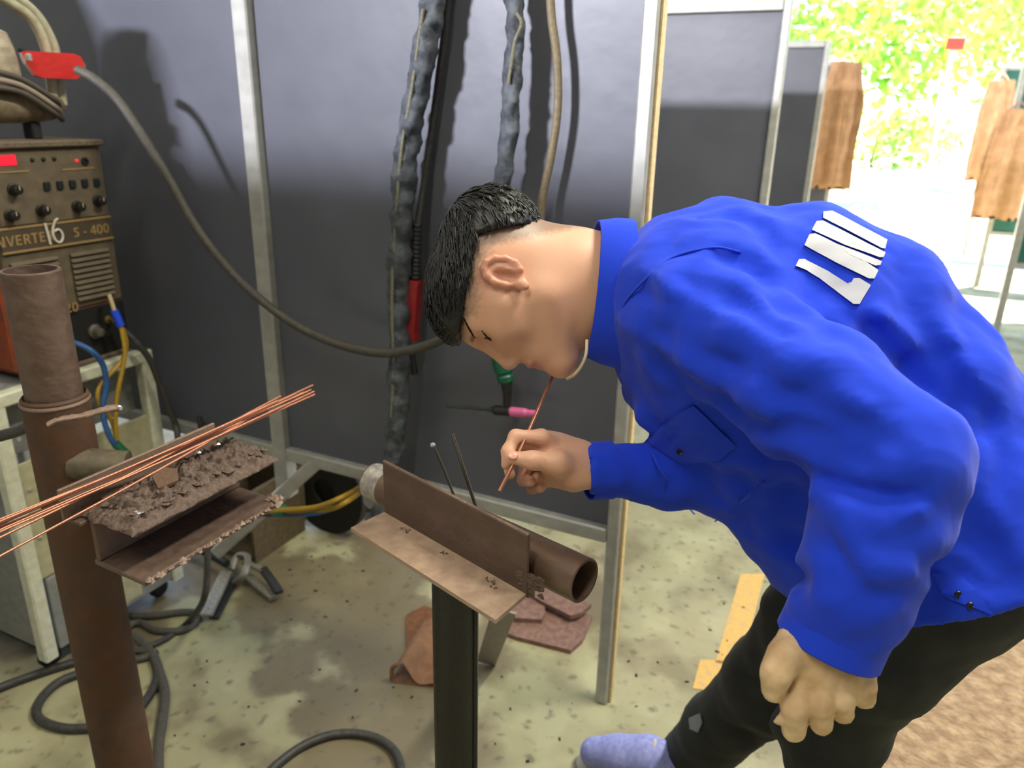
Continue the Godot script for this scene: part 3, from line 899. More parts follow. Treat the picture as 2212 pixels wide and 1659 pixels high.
func cables() -> void:
	var rubber := grained("cable_rubber", Color(0.155, 0.15, 0.145), Color(0.25, 0.24, 0.22), 0.03, 4, 8.0, 0.55)
	var dusty := grained("cable_dusty_rubber", Color(0.22, 0.21, 0.19), Color(0.31, 0.29, 0.255), 0.03, 4, 8.0, 0.65)
	var cloth := grained("sleeve_cloth", Color(0.19, 0.205, 0.23), Color(0.33, 0.35, 0.375), 0.02, 4, 6.0, 0.75, 0.0, 0.5, 1.8)
	var seam := grained("sleeve_seam_thread", Color(0.52, 0.50, 0.40), Color(0.36, 0.36, 0.32), 0.06, 3, 12.0, 0.9)
	# long sleeved hose in front of the divider
	var s1 := thing("sleeved_hose", "long dark cloth-sleeved hose hanging left of the red grip", "hose", Vector3.ZERO, "hoses hanging before the divider")
	var way: Array = [Vector3(-0.1808, 1.839, -1.814), Vector3(-0.1936, 1.682, -1.82), Vector3(-0.2238, 1.533, -1.829), Vector3(-0.253, 1.403, -1.837), Vector3(-0.2692, 1.245, -1.845), Vector3(-0.2845, 1.063, -1.852), Vector3(-0.2873, 0.8725, -1.847), Vector3(-0.2994, 0.7065, -1.848), Vector3(-0.3266, 0.5571, -1.849), Vector3(-0.3581, 0.4466, -1.82)]
	put("sleeve", sleeve_mesh(way, 0.034, 4, 0.016), cloth, s1)
	put("seam", tube([Vector3(-0.2038, 1.697, -1.79), Vector3(-0.2321, 1.541, -1.799), Vector3(-0.2592, 1.415, -1.808), Vector3(-0.279, 1.248, -1.815), Vector3(-0.2945, 1.07, -1.822), Vector3(-0.2967, 0.882, -1.819), Vector3(-0.3066, 0.757, -1.819)], 0.004, 6, 6), seam, s1)
	# the cable with the ribbed sheath and the red grip
	var s2 := thing("hanging_torch", "black torch cable with red grip hanging beside the long sleeved hose", "torch", Vector3.ZERO)
	put("cable", tube([Vector3(-0.145, 1.846, -1.848), Vector3(-0.1608, 1.686, -1.855), Vector3(-0.1842, 1.534, -1.866), Vector3(-0.2108, 1.371, -1.872), Vector3(-0.2316, 1.234, -1.849)], 0.009, 10, 8), rubber, s2)
	var top: Vector3 = Vector3(-0.2337, 1.242, -1.85)
	var low: Vector3 = Vector3(-0.2405, 1.105, -1.853)
	var ribs: Array = []
	for i in 13:
		var d := (low - top).length()
		ribs.append([0.011, d * i / 13.0]); ribs.append([0.0135, d * (i + 0.25) / 13.0]); ribs.append([0.0135, d * (i + 0.6) / 13.0]); ribs.append([0.011, d * (i + 0.7) / 13.0])
	put("ribbed_sheath", lathe(top, low - top, ribs, 14), mat("sheath_black", Color(0.10, 0.10, 0.105), 0.5), s2)
	var gd: Vector3 = (Vector3(-0.2569, 0.9354, -1.861)) - low
	var gs := ALONG
	var grip_out := PackedVector2Array([Vector2(0.017, 0.0), Vector2(0.021, -0.006), Vector2(0.014, 0.012), Vector2(0.014, 0.135), Vector2(0.018, 0.155), Vector2(-0.018, 0.155), Vector2(-0.018, 0.122), Vector2(-0.024, 0.112), Vector2(-0.016, 0.096), Vector2(-0.017, 0.080), Vector2(-0.021, 0.076), Vector2(-0.015, 0.062), Vector2(-0.015, 0.05), Vector2(-0.019, 0.046), Vector2(-0.014, 0.032), Vector2(-0.016, 0.0)])
	put("red_grip", slab(low - FACING * 0.012, gs, gd.normalized(), FACING, grip_out, 0.026), grained("red_grip_plastic", Color(0.62, 0.13, 0.14), Color(0.52, 0.10, 0.11), 0.03, 3, 6.0, 0.5), s2)
	put("neck", tube([low + gd, Vector3(-0.253, 0.8943, -1.859), Vector3(-0.2488, 0.8602, -1.857)], 0.009, 8, 5), mat("sheath_black", Color.BLACK), s2)
	# second sleeved hose ending in the green torch
	var s3 := thing("green_torch", "green-handled torch with pink nozzle hanging behind the worker's face", "torch", Vector3.ZERO)
	put("sleeve", sleeve_mesh([Vector3(-0.0205, 1.827, -1.738), Vector3(-0.01, 1.677, -1.733), Vector3(-0.0116, 1.571, -1.728), Vector3(-0.0174, 1.47, -1.725), Vector3(-0.0276, 1.365, -1.73), Vector3(-0.0453, 1.304, -1.738)], 0.024, 8), cloth, s3)
	put("seam", tube([Vector3(-0.0063, 1.683, -1.7), Vector3(0.0035, 1.663, -1.698), Vector3(-0.0089, 1.631, -1.698), Vector3(-0.0138, 1.596, -1.698), Vector3(-0.0206, 1.552, -1.701)], 0.0035, 6, 6), seam, s3)
	put("cable", tube([Vector3(-0.0433, 1.314, -1.738), Vector3(-0.0522, 1.18, -1.742), Vector3(-0.0464, 1.051, -1.739), Vector3(-0.0299, 0.9634, -1.731)], 0.008, 8, 6), rubber, s3)
	var gr := grained("green_plastic", Color(0.04, 0.38, 0.27), Color(0.06, 0.30, 0.22), 0.03, 3, 8.0, 0.4)
	var ga: Vector3 = Vector3(-0.0345, 0.9762, -1.733)
	var gb: Vector3 = Vector3(-0.0133, 0.8902, -1.723)
	put("green_body", lathe(ga, gb - ga, [[0.006, 0.0], [0.016, 0.008], [0.021, 0.022], [0.023, 0.045], [0.022, 0.062], [0.017, 0.066], [0.018, 0.070], [0.021, 0.074], [0.019, 0.086], [0.013, 0.092]], 20), gr, s3)
	put("button", lathe(ga + FACING * 0.018 + (gb - ga) * 0.16, FACING - ALONG * 0.5, [[0.005, 0.0], [0.004, 0.005], [0.001, 0.006]], 10), mat("collar_grey", Color.WHITE), s3)
	put("neck", tube([gb, Vector3(-0.0106, 0.8625, -1.722), Vector3(-0.0121, 0.8218, -1.723)], 0.014, 10, 5, 0.008), mat("sheath_black", Color.BLACK), s3)
	var ha: Vector3 = Vector3(-0.1622, 0.8004, -1.794)
	var hb: Vector3 = Vector3(0.0584, 0.8248, -1.689)
	var hd := (hb - ha).normalized()
	var hl := (hb - ha).length()
	put("back_cap", lathe(ha, hd, [[0.004, 0.0], [0.0065, 0.004], [0.006, 0.012], [0.0045, 0.014], [0.0045, hl * 0.48], [0.007, hl * 0.5], [0.0075, hl * 0.54]], 14), mat("cap_dark_grey", Color(0.20, 0.215, 0.225), 0.35), s3)
	put("torch_head", lathe(ha + hd * hl * 0.54, hd, [[0.010, 0.0], [0.012, 0.004], [0.012, hl * 0.18], [0.009, hl * 0.2]], 16), mat("sheath_black", Color.BLACK), s3)
	put("ceramic_nozzle", lathe(ha + hd * hl * 0.73, hd, [[0.0115, 0.0], [0.012, 0.004], [0.0115, hl * 0.15], [0.009, hl * 0.18], [0.0085, hl * 0.27], [0.006, hl * 0.27]], 18), mat("pink_ceramic", Color(0.80, 0.38, 0.58), 0.45), s3)
	cable("tan_hose", "thin tan hose curving down behind the worker's hair", [Vector3(0.0544, 1.826, -1.724), Vector3(0.0628, 1.694, -1.72), Vector3(0.0784, 1.599, -1.713), Vector3(0.0831, 1.5, -1.711), Vector3(0.0731, 1.406, -1.716), Vector3(0.0584, 1.318, -1.722), Vector3(0.0543, 1.227, -1.724)], 0.009, grained("tan_hose_rubber", Color(0.50, 0.44, 0.33), Color(0.40, 0.36, 0.28), 0.04, 3, 8.0, 0.6), "", "hose")
	# the cable sagging from the red handle
	cable("sagging_cable", "black cable sagging from the red torch handle across the divider", [Vector3(-1.091, 1.573, -2.043), Vector3(-1.046, 1.551, -2.035), Vector3(-0.99, 1.495, -2.036), Vector3(-0.9034, 1.345, -2.025), Vector3(-0.8221, 1.187, -2.011), Vector3(-0.7181, 1.062, -1.988), Vector3(-0.5886, 0.9758, -1.936), Vector3(-0.4576, 0.933, -1.879), Vector3(-0.3287, 0.9289, -1.813), Vector3(-0.2244, 0.9592, -1.761), Vector3(-0.1427, 1.007, -1.714), Vector3(-0.0714, 1.058, -1.668)], 0.0115, dusty)
	# gas and signal lines at the machine
	var yel := grained("yellow_hose_plastic", Color(0.66, 0.52, 0.12), Color(0.56, 0.45, 0.14), 0.04, 3, 8.0, 0.5)
	var blu := grained("blue_hose_plastic", Color(0.16, 0.34, 0.58), Color(0.12, 0.27, 0.46), 0.04, 3, 8.0, 0.5)
	var y1 := thing("yellow_hose", "yellow twin hose with blue plug on the welding machine front", "hose", Vector3.ZERO)
	put("ferrule", tube([Vector3(-1.082, 1.014, -2.01), Vector3(-1.067, 0.973, -1.995)], 0.006, 10, 1), mat("ferrule_beige", Color(0.62, 0.55, 0.40), 0.5), y1)
	put("blue_plug", tube([Vector3(-1.067, 0.9757, -1.994), Vector3(-1.056, 0.9322, -1.995)], 0.0105, 12, 1), mat("plug_blue", Color(0.10, 0.26, 0.80), 0.45), y1)
	put("line", tube([Vector3(-1.057, 0.9378, -1.993), Vector3(-1.053, 0.9072, -2.001), Vector3(-1.053, 0.8706, -2.001), Vector3(-1.063, 0.8345, -1.981), Vector3(-1.079, 0.8114, -1.946), Vector3(-1.096, 0.7815, -1.911), Vector3(-1.098, 0.7468, -1.905), Vector3(-1.089, 0.6964, -1.925), Vector3(-1.085, 0.6521, -1.934), Vector3(-1.085, 0.6215, -1.934)], 0.006, 10, 6), yel, y1)
	put("line", tube([Vector3(-1.056, 0.9294, -1.996), Vector3(-1.05, 0.8627, -1.984), Vector3(-1.057, 0.8148, -1.969), Vector3(-1.068, 0.7559, -1.946), Vector3(-1.075, 0.6942, -1.931), Vector3(-1.079, 0.6225, -1.923)], 0.006, 10, 6), yel, y1)
	var b1 := thing("blue_hose", "blue hose curving from the machine down to a green joint", "hose", Vector3.ZERO)
	put("line", tube([Vector3(-1.151, 0.9127, -1.888), Vector3(-1.119, 0.9143, -1.885), Vector3(-1.084, 0.8913, -1.889), Vector3(-1.074, 0.8497, -1.909), Vector3(-1.074, 0.7951, -1.911), Vector3(-1.081, 0.7482, -1.895), Vector3(-1.084, 0.7047, -1.889), Vector3(-1.074, 0.6522, -1.886), Vector3(-1.066, 0.6108, -1.903)], 0.0075, 10, 6), blu, b1)
	put("green_joint", tube([Vector3(-1.069, 0.6294, -1.898), Vector3(-1.052, 0.5941, -1.91)], 0.012, 12, 1), mat("joint_green", Color(0.05, 0.36, 0.24), 0.45), b1)
	cable("black_machine_cable", "black cable dropping from the machine behind the cart corner", [Vector3(-1.085, 0.9284, -2.026), Vector3(-1.047, 0.8799, -2.037), Vector3(-1.025, 0.8192, -2.06), Vector3(-1.015, 0.7358, -2.081), Vector3(-0.9999, 0.6465, -2.09), Vector3(-0.9886, 0.5876, -2.09), Vector3(-0.9431, 0.5181, -1.986)], 0.009, rubber)
	cable("black_side_cable", "black cable running into the side of the rusty column", [Vector3(-1.705, 0.01, -1.629), Vector3(-1.46, 0.4954, -1.447), Vector3(-1.171, 0.8173, -1.296), Vector3(-0.9615, 0.9267, -1.229), Vector3(-0.8968, 0.9433, -1.235), Vector3(-0.8517, 0.9612, -1.22), Vector3(-0.8053, 0.985, -1.197)], 0.010, rubber)
	# hoses below the divider
	var y2 := thing("yellow_twin_hose", "yellow twin hose with green band under the divider rail", "hose", Vector3.ZERO)
	put("line", tube([Vector3(-0.8417, 0.3703, -1.954), Vector3(-0.7743, 0.4028, -1.923), Vector3(-0.7111, 0.4227, -1.888), Vector3(-0.674, 0.443, -1.874), Vector3(-0.6113, 0.4687, -1.841), Vector3(-0.5087, 0.507, -1.791), Vector3(-0.4315, 0.5563, -1.755), Vector3(-0.4252, 0.4829, -1.957), Vector3(-0.3955, 0.5115, -1.96)], 0.0072, 10, 6), yel, y2)
	put("line", tube([Vector3(-0.8495, 0.3728, -1.976), Vector3(-0.7882, 0.4039, -1.945), Vector3(-0.6991, 0.4302, -1.901), Vector3(-0.5762, 0.467, -1.84), Vector3(-0.4722, 0.508, -1.78), Vector3(-0.4135, 0.5488, -1.752), Vector3(-0.4185, 0.4788, -1.948), Vector3(-0.3929, 0.5064, -1.958)], 0.0072, 10, 6), yel, y2)
	put("green_band", tube([Vector3(-0.647, 0.4484, -1.871), Vector3(-0.6118, 0.4637, -1.85)], 0.015, 12, 1), mat("band_green", Color(0.08, 0.44, 0.36), 0.5), y2)
	put("blue_line", tube([Vector3(-0.8359, 0.3655, -1.974), Vector3(-0.7349, 0.4048, -1.924), Vector3(-0.6126, 0.437, -1.872), Vector3(-0.489, 0.491, -1.796), Vector3(-0.4294, 0.4641, -1.954), Vector3(-0.3891, 0.4957, -1.957)], 0.006, 8, 5), blu, y2)
	# cables on the floor
	var ff := "cables lying on the floor"
	cable("floor_cable", "thin black cable dropping past the shelf onto the floor", [Vector3(-0.9821, 0.5724, -2.237), Vector3(-0.9635, 0.4271, -2.207), Vector3(-0.8212, 0.4214, -1.845), Vector3(-0.8224, 0.3618, -1.824), Vector3(-0.8209, 0.2903, -1.798), Vector3(-0.8398, 0.2064, -1.79), Vector3(-0.9725, 0.011, -1.955), Vector3(-1.004, 0.011, -1.882), Vector3(-1.06, 0.011, -1.824), Vector3(-1.119, 0.011, -1.783)], 0.009, rubber, ff)
	cable("floor_cable", "black cable running off the frame edge under the cart", [Vector3(-1.403, 0.012, -1.619), Vector3(-1.325, 0.012, -1.691), Vector3(-1.244, 0.012, -1.749), Vector3(-1.154, 0.012, -1.8), Vector3(-1.064, 0.012, -1.833)], 0.012, rubber, ff)
	cable("floor_cable", "dark cable looping round the foot of the rusty column", [Vector3(-1.16, 0.012, -1.736), Vector3(-1.215, 0.012, -1.685), Vector3(-1.224, 0.012, -1.615), Vector3(-1.195, 0.012, -1.559), Vector3(-1.12, 0.012, -1.527), Vector3(-1.04, 0.012, -1.529), Vector3(-0.9677, 0.012, -1.55), Vector3(-0.9505, 0.012, -1.615), Vector3(-0.9549, 0.012, -1.702), Vector3(-0.9996, 0.012, -1.785), Vector3(-1.078, 0.012, -1.863), Vector3(-1.167, 0.012, -1.892)], 0.012, rubber, ff)
	cable("floor_cable", "dusty grey cable running to the bottom edge past the column", [Vector3(-1.201, 0.013, -1.933), Vector3(-1.097, 0.013, -1.876), Vector3(-1.016, 0.013, -1.809), Vector3(-0.9574, 0.013, -1.728), Vector3(-0.9091, 0.013, -1.649), Vector3(-0.8739, 0.013, -1.551), Vector3(-0.8439, 0.013, -1.462), Vector3(-0.7853, 0.013, -1.329)], 0.013, dusty, ff)
	cable("floor_cable", "dark cable curling between the cart and the column", [Vector3(-1.175, 0.012, -1.981), Vector3(-1.091, 0.012, -1.983), Vector3(-1, 0.012, -2.005), Vector3(-0.9502, 0.012, -1.988), Vector3(-0.9654, 0.012, -1.92), Vector3(-1.046, 0.012, -1.913), Vector3(-1.117, 0.012, -1.948), Vector3(-1.137, 0.012, -1.915), Vector3(-1.077, 0.012, -1.832), Vector3(-1.009, 0.012, -1.814), Vector3(-1.055, 0.012, -1.785), Vector3(-1.138, 0.012, -1.806)], 0.011, dusty, ff)
	cable("floor_cable", "black cable arching at the bottom edge before the black stand", [Vector3(-0.5698, 0.012, -1.373), Vector3(-0.5427, 0.012, -1.428), Vector3(-0.492, 0.012, -1.49), Vector3(-0.4199, 0.012, -1.526), Vector3(-0.3373, 0.012, -1.521), Vector3(-0.2753, 0.012, -1.481), Vector3(-0.2464, 0.012, -1.422), Vector3(-0.233, 0.012, -1.343)], 0.011, rubber, ff)

# ---------------------------------------------------------------- stands, work and floor things
func rubble(mid: Vector3, x: Vector3, y: Vector3, n: Vector3, count: int, sd: int, size: float) -> ArrayMesh:
	var rng := RandomNumberGenerator.new()
	rng.seed = sd
	var b := Builder.new()
	for i in count:
		var c := mid + x * rng.randf_range(-1, 1) + y * rng.randf_range(-1, 1) + n * rng.randf_range(0.0, size * 0.6)
		var s := size * rng.randf_range(0.4, 1.2)
		var ring := []
		for j in 5: ring.append(s * rng.randf_range(0.6, 1.1))
		var from := b.idx.size()
		var top := c + n * s * rng.randf_range(0.4, 0.9) + x.normalized() * s * 0.2
		var low := c - n * s * 0.5
		var pts := []
		for j in 5:
			var a := TAU * j / 5.0 + rng.randf() * 0.5
			pts.append(c + (x.normalized() * cos(a) + y.normalized() * sin(a)) * ring[j] + n * rng.randf_range(-0.2, 0.3) * s)
		for j in 5:
			b.tri(top, pts[j], pts[(j + 1) % 5])
			b.tri(low, pts[(j + 1) % 5], pts[j])
		outward(b, c, from)
	return b.mesh(false)

func crust(corner: Vector3, x: Vector3, y: Vector3, sd: int, high: float, nx := 70, ny := 40) -> ArrayMesh:
	# a lumpy layer over the parallelogram corner, x, y
	var n := FastNoiseLite.new()
	n.seed = sd
	n.frequency = 38.0
	n.fractal_octaves = 4
	var cel := FastNoiseLite.new()
	cel.noise_type = FastNoiseLite.TYPE_CELLULAR
	cel.cellular_return_type = FastNoiseLite.RETURN_DISTANCE
	cel.seed = sd
	cel.frequency = 60.0
	var b := Builder.new()
	var rr := []
	for j in ny + 1:
		var row := PackedVector3Array()
		for i in nx + 1:
			var u := float(i) / nx
			var v := float(j) / ny
			var e := minf(minf(u, 1.0 - u) * 9.0, minf(v, 1.0 - v) * 5.0)
			var p := corner + x * u + y * v
			var w := Vector3(n.get_noise_3dv(p * 1.4), 0, n.get_noise_3dv(p * 1.4 + Vector3(3, 3, 3))) * 0.006
			var h := high * clampf(e, 0.0, 1.0) * (0.75 + 0.9 * n.get_noise_3dv(p) - 0.45 * (cel.get_noise_3dv(p) + 1.0) * 0.9 + 0.35 + 0.5 * n.get_noise_3dv(p * 3.3))
			row.append(p + w + Vector3.UP * (maxf(h, 0.0) - 0.001 if e > 0.0 else -0.004))
		rr.append(row)
	b.rings(rr, false, false, false)
	return b.mesh()

func stands() -> void:
	var rust := grained("rusty_pipe", Color(0.27, 0.20, 0.155), Color(0.33, 0.21, 0.12), 0.012, 5, 3.0, 0.75, 0.15, 0.3, 1.8)
	var umber := grained("brown_scaled_steel", Color(0.40, 0.325, 0.285), Color(0.34, 0.265, 0.225), 0.02, 5, 5.0, 0.62, 0.25, 0.3)
	var rim := grained("worn_steel_rim", Color(0.55, 0.46, 0.41), Color(0.45, 0.37, 0.32), 0.05, 4, 9.0, 0.6, 0.3)
	# the rusty column with its shelf
	var col: Vector3 = Vector3(-0.7475, 1.246, -1.182)
	col = Vector3(-0.752, 0.0, -1.18)
	var c := thing("rusty_column_stand", "rusty round pipe column carrying a channel shelf of slag", "stand", col)
	put("inner_pipe", lathe(Vector3(0, 0.6, 0), Vector3.UP, [[0.040, 0.0], [0.0425, 0.002], [0.0425, 0.650], [0.0415, 0.652], [0.037, 0.652], [0.036, 0.60]], 36, false), umber, c)
	put("outer_pipe", lathe(Vector3(0, 0.012, 0), Vector3.UP, [[0.0505, 0.0], [0.0505, 1.030], [0.047, 1.034], [0.044, 1.028]], 36, false), rust, c)
	put("rim", lathe(Vector3(0, 1.032, 0), Vector3.UP, [[0.051, 0.0], [0.0525, 0.003], [0.051, 0.007], [0.046, 0.007], [0.044, 0.002]], 36, false), rim, c)
	put("base_plate", lathe(Vector3.ZERO, Vector3.UP, [[0.2, 0.0], [0.2, 0.012], [0.05, 0.013]], 36), rust, c)
	# clamp bar welded across the column
	var ba := (Vector3(-0.6635, 1.063, -1.012)) - col
	var bb := (Vector3(-0.5832, 1.073, -1.058)) - col
	var barb := Builder.new()
	var nz := FastNoiseLite.new()
	nz.frequency = 0.9
	add_tube(barb, smooth_path([ba, ba.lerp(bb, 0.2) + Vector3(0, 0.003, 0), ba.lerp(bb, 0.5), ba.lerp(bb, 0.8) + Vector3(0, 0.002, 0), bb], 6), 0.006, 0.0085, 10, nz, 0.004, 0.6)
	put("clamp_bar", barb.mesh(), rim, c)
	put("bolt_head", lathe(bb, Vector3(0.8, 0, 0.3), [[0.005, 0.0], [0.005, 0.004], [0.003, 0.006]], 8), mat("bolt_bright", Color(0.66, 0.66, 0.68), 0.3, 0.8), c)
	# stub pipe carrying the shelf
	var sa: Vector3 = Vector3(0.02, 0.93, 0.02)
	var sb: Vector3 = (Vector3(-0.6473, 0.918, -1.173)) - col
	put("stub_pipe", tube([sa, sb], 0.028, 18, 1), grained("pale_stub", Color(0.38, 0.34, 0.27), Color(0.28, 0.24, 0.19), 0.03, 4, 6.0, 0.6, 0.2), c)
	# channel shelf: upper and lower flange and a web between
	var h := 0.9
	var p0: Vector3 = (Vector3(-0.6554, 0.9, -1.049)) - col      # near left corner of the upper flange
	var p1: Vector3 = (Vector3(-0.5561, 0.9, -0.9951)) - col
	var p2: Vector3 = (Vector3(-0.4263, 0.9, -1.259)) - col
	var p3: Vector3 = p0 + (p2 - p1)
	var lx := p2 - p1
	var wy := p0 - p1
	var mid := (p0 + p2) / 2
	put("upper_flange", box(mid - Vector3(0, 0.006, 0), lx / 2, Vector3(0, 0.005, 0), wy / 2, 0.002), umber, c)
	put("web", box(mid - Vector3(0, 0.045, 0) + wy * 0.40, lx / 2, Vector3(0, 0.036, 0), wy.normalized() * 0.005, 0.001), umber, c)
	var lw := wy * 1.08
	put("lower_flange", box(mid - Vector3(0, 0.088, 0) - wy * 0.03, lx / 2 * 1.0, Vector3(0, 0.005, 0), lw / 2, 0.002), umber, c)
	put("back_rim", box(mid + wy * 0.70 + Vector3(0, 0.018, 0) - lx * 0.06, lx * 0.52, Vector3(0, 0.026, 0), wy.normalized() * 0.003, 0.001), rim, c)
	put("back_shelf", box(mid + wy * 0.56 - Vector3(0, 0.010, 0) - lx * 0.06, lx * 0.5, Vector3(0, 0.003, 0), wy * 0.14, 0.001), umber, c)
	# rough weld crust along the lower flange edge
	put("weld_crust", rubble(mid - Vector3(0, 0.088, 0) - wy * 0.57, lx * 0.5, wy.normalized() * 0.004, Vector3.UP, 70, 17, 0.007), rim, c)
	put("weld_lump", rubble(mid - Vector3(0, 0.085, 0) - wy * 0.45 + lx * 0.49, lx.normalized() * 0.008, wy.normalized() * 0.014, Vector3.UP, 16, 27, 0.010), rim, c)
	# slag layer and bright drops
	var slagm := grained("slag", Color(0.45, 0.375, 0.335), Color(0.30, 0.24, 0.21), 0.05, 4, 10.0, 0.8, 0.1, 0.6)
	var sl := put("slag_crust", crust(col + p1 - lx * 0.02 - wy * 0.04, lx * 1.04, wy * 1.1, 5, 0.022, 110, 50), slagm)
	tag(sl, "lumpy brown slag heaped along the channel shelf", "slag", "", "stuff")
	var lump := put("slag_lumps", rubble(col + mid + lx * 0.02 + Vector3(0, 0.012, 0), lx * 0.46, wy * 0.42, Vector3.UP, 420, 31, 0.0085), slagm)
	tag(lump, "loose crumbs of slag on the far half of the channel shelf", "slag", "", "stuff")
	var bright := mat("bright_spatter", Color(0.86, 0.86, 0.88), 0.2, 0.9)
	var k := 0
	for q: Array in [[Vector3(-0.5812, 0.928, -1.141), 0.006, "shiny steel drop near the middle of the slag shelf"], [Vector3(-0.5502, 0.924, -1.011), 0.006, "shiny steel flake at the near end of the slag shelf"], [Vector3(-0.5243, 0.93, -1.248), 0.006, "shiny steel drop at the far end of the slag shelf"], [Vector3(-0.5368, 0.928, -1.22), 0.008, "pale round steel bead among the slag"]]:
		var sp := put("steel_drop", rubble(q[0], Vector3(q[1], 0, 0), Vector3(0, 0, q[1] * 0.6), Vector3.UP, 4, 41 + k, q[1] * 0.7), bright)
		tag(sp, q[2], "metal drop", "shiny drops on the slag shelf")
		k += 1
	var chip := put("rust_chip", slab(Vector3(-0.5563, 0.928, -1.115), Vector3(0.5, 0.1, -0.8).normalized(), Vector3(-0.5, 0.35, -0.3).normalized(), Vector3.UP, PackedVector2Array([Vector2(-0.022, -0.014), Vector2(0.012, -0.018), Vector2(0.024, 0.002), Vector2(0.008, 0.016), Vector2(-0.016, 0.012)]), 0.005), grained("rust_chip_brown", Color(0.36, 0.24, 0.15), Color(0.28, 0.19, 0.13), 0.06, 3, 9.0, 0.7))
	tag(chip, "flat rust-brown chip on the middle of the slag shelf", "chip")
	# copper rods laid over the shelf
	var copper := mat("copper_rod", Color(0.70, 0.46, 0.37), 0.36, 0.6)
	var ends: Array = [[Vector3(-0.7476, 0.933, -0.9071), Vector3(-0.4049, 0.965, -1.47)], [Vector3(-0.7516, 0.936, -0.9139), Vector3(-0.404, 0.962, -1.451)], [Vector3(-0.7468, 0.93, -0.9049), Vector3(-0.3915, 0.96, -1.43)], [Vector3(-0.7418, 0.929, -0.8974), Vector3(-0.4154, 0.962, -1.434)], [Vector3(-0.7426, 0.938, -0.9014), Vector3(-0.4244, 0.966, -1.417)], [Vector3(-0.7271, 0.928, -0.8756), Vector3(-0.4487, 0.968, -1.395)], [Vector3(-0.7479, 0.94, -0.9098), Vector3(-0.404, 0.968, -1.424)], [Vector3(-0.6975, 0.926, -0.8317), Vector3(-0.4458, 0.962, -1.396)], [Vector3(-0.7323, 0.934, -0.885), Vector3(-0.3929, 0.966, -1.43)], [Vector3(-0.7391, 0.943, -0.8979), Vector3(-0.4434, 0.972, -1.36)]]
	for i in ends.size():
		var r := put("copper_rod", tube([ends[i][0], (ends[i][0] as Vector3).lerp(ends[i][1], 0.5) - Vector3(0, 0.004, 0), ends[i][1]], 0.0019, 8, 5), copper)
		tag(r, "lowest stray copper rod of the fan over the shelf" if i == 7 else "thin copper filler rod in the bundle laid over the shelf", "rod", "copper filler rods over the shelf")
	# black stand under the work
	var st: Vector3 = Vector3(-0.072, 0.0, -0.90)
	var s := thing("black_stand", "black painted pipe stand under the angle iron", "stand", st)
	var blk := grained("black_chipped_paint", Color(0.028, 0.03, 0.03), Color(0.06, 0.058, 0.05), 0.03, 4, 5.0, 0.42, 0.0, 0.2)
	put("pipe", lathe(Vector3.ZERO, Vector3.UP, [[0.0322, 0.0], [0.0322, 0.909]], 36), blk, s)
	put("base_plate", box(Vector3(0, 0.006, 0), Vector3(0.16, 0, 0), Vector3(0, 0.006, 0), Vector3(0, 0, 0.16), 0.003), blk, s)
	put("weld_seam", tube([Vector3(0.0285, 0.12, 0.016), Vector3(0.029, 0.5, 0.016), Vector3(0.0285, 0.9, 0.016)], 0.0035, 6, 8), grained("seam_grime", Color(0.16, 0.145, 0.12), Color(0.08, 0.075, 0.065), 0.05, 3, 9.0, 0.6), s)
	# angle iron on the stand
	var q0: Vector3 = Vector3(-0.192, 0.915, -1.045)
	var q1: Vector3 = Vector3(0.0235, 0.915, -0.8402)
	var q2: Vector3 = Vector3(-0.0166, 0.915, -0.7882)
	var ex := (q1 - q0)
	var ew := (q2 - q1)
	ew = ew - ex.normalized() * ew.dot(ex.normalized()) * 0.2
	var ir := thing("angle_iron", "brown steel angle iron lying on the black stand", "angle iron", q0)
	var dusty := grained("dusty_flange", Color(0.66, 0.56, 0.48), Color(0.57, 0.47, 0.40), 0.02, 4, 6.0, 0.75, 0.0, 0.2)
	put("flange", slab(Vector3(0, -0.006, 0), ex.normalized(), ew.normalized(), Vector3.UP, PackedVector2Array([Vector2(0, 0), Vector2(ex.length(), 0), Vector2(ex.length() + ew.dot(ex.normalized()), ew.length()), Vector2(ew.dot(ex.normalized()) * 0.4 - 0.004, ew.length() * 0.98)]), 0.006), dusty, ir)
	put("upright", box(ex / 2 + Vector3(0, 0.0395, 0) - ew.normalized() * 0.003, ex / 2, Vector3(0, 0.0455, 0), ew.normalized() * 0.003, 0.0012), umber, ir)
	put("upright_edge", box(ex / 2 + Vector3(0, 0.0855, 0) - ew.normalized() * 0.003, ex / 2, Vector3(0, 0.0008, 0), ew.normalized() * 0.0026, 0.0003), rim, ir)
	for q: Array in [[0.22, 0.3], [0.52, 0.28], [0.82, 0.35], [0.86, 0.45]]:
		put("slag_speck", rubble(ex * q[0] + ew * q[1] * 0.6 + Vector3(0, 0.001, 0), ex.normalized() * 0.008, ew.normalized() * 0.004, Vector3.UP, 7, 51 + int(q[0] * 100), 0.0022), slagm, ir)
	# pipe behind the upright
	var pa: Vector3 = Vector3(-0.2224, 0.9284, -1.123)
	var pb: Vector3 = Vector3(0.0984, 0.9338, -0.844)
	var steel := grained("mill_scale_pipe", Color(0.42, 0.345, 0.31), Color(0.47, 0.37, 0.30), 0.02, 5, 5.0, 0.36, 0.4, 0.25)
	var pp := thing("steel_pipe", "brown steel pipe lying behind the angle iron, open end to the aisle", "pipe", pa)
	var pl := (pb - pa).length()
	put("pipe_wall", lathe(Vector3.ZERO, pb - pa, [[0.0265, 0.05], [0.0265, 0.0], [0.0292, 0.0], [0.0302, 0.001], [0.0302, pl - 0.001], [0.0292, pl], [0.0265, pl], [0.0265, pl - 0.25], [0.0, pl - 0.25]], 44, false), steel, pp)
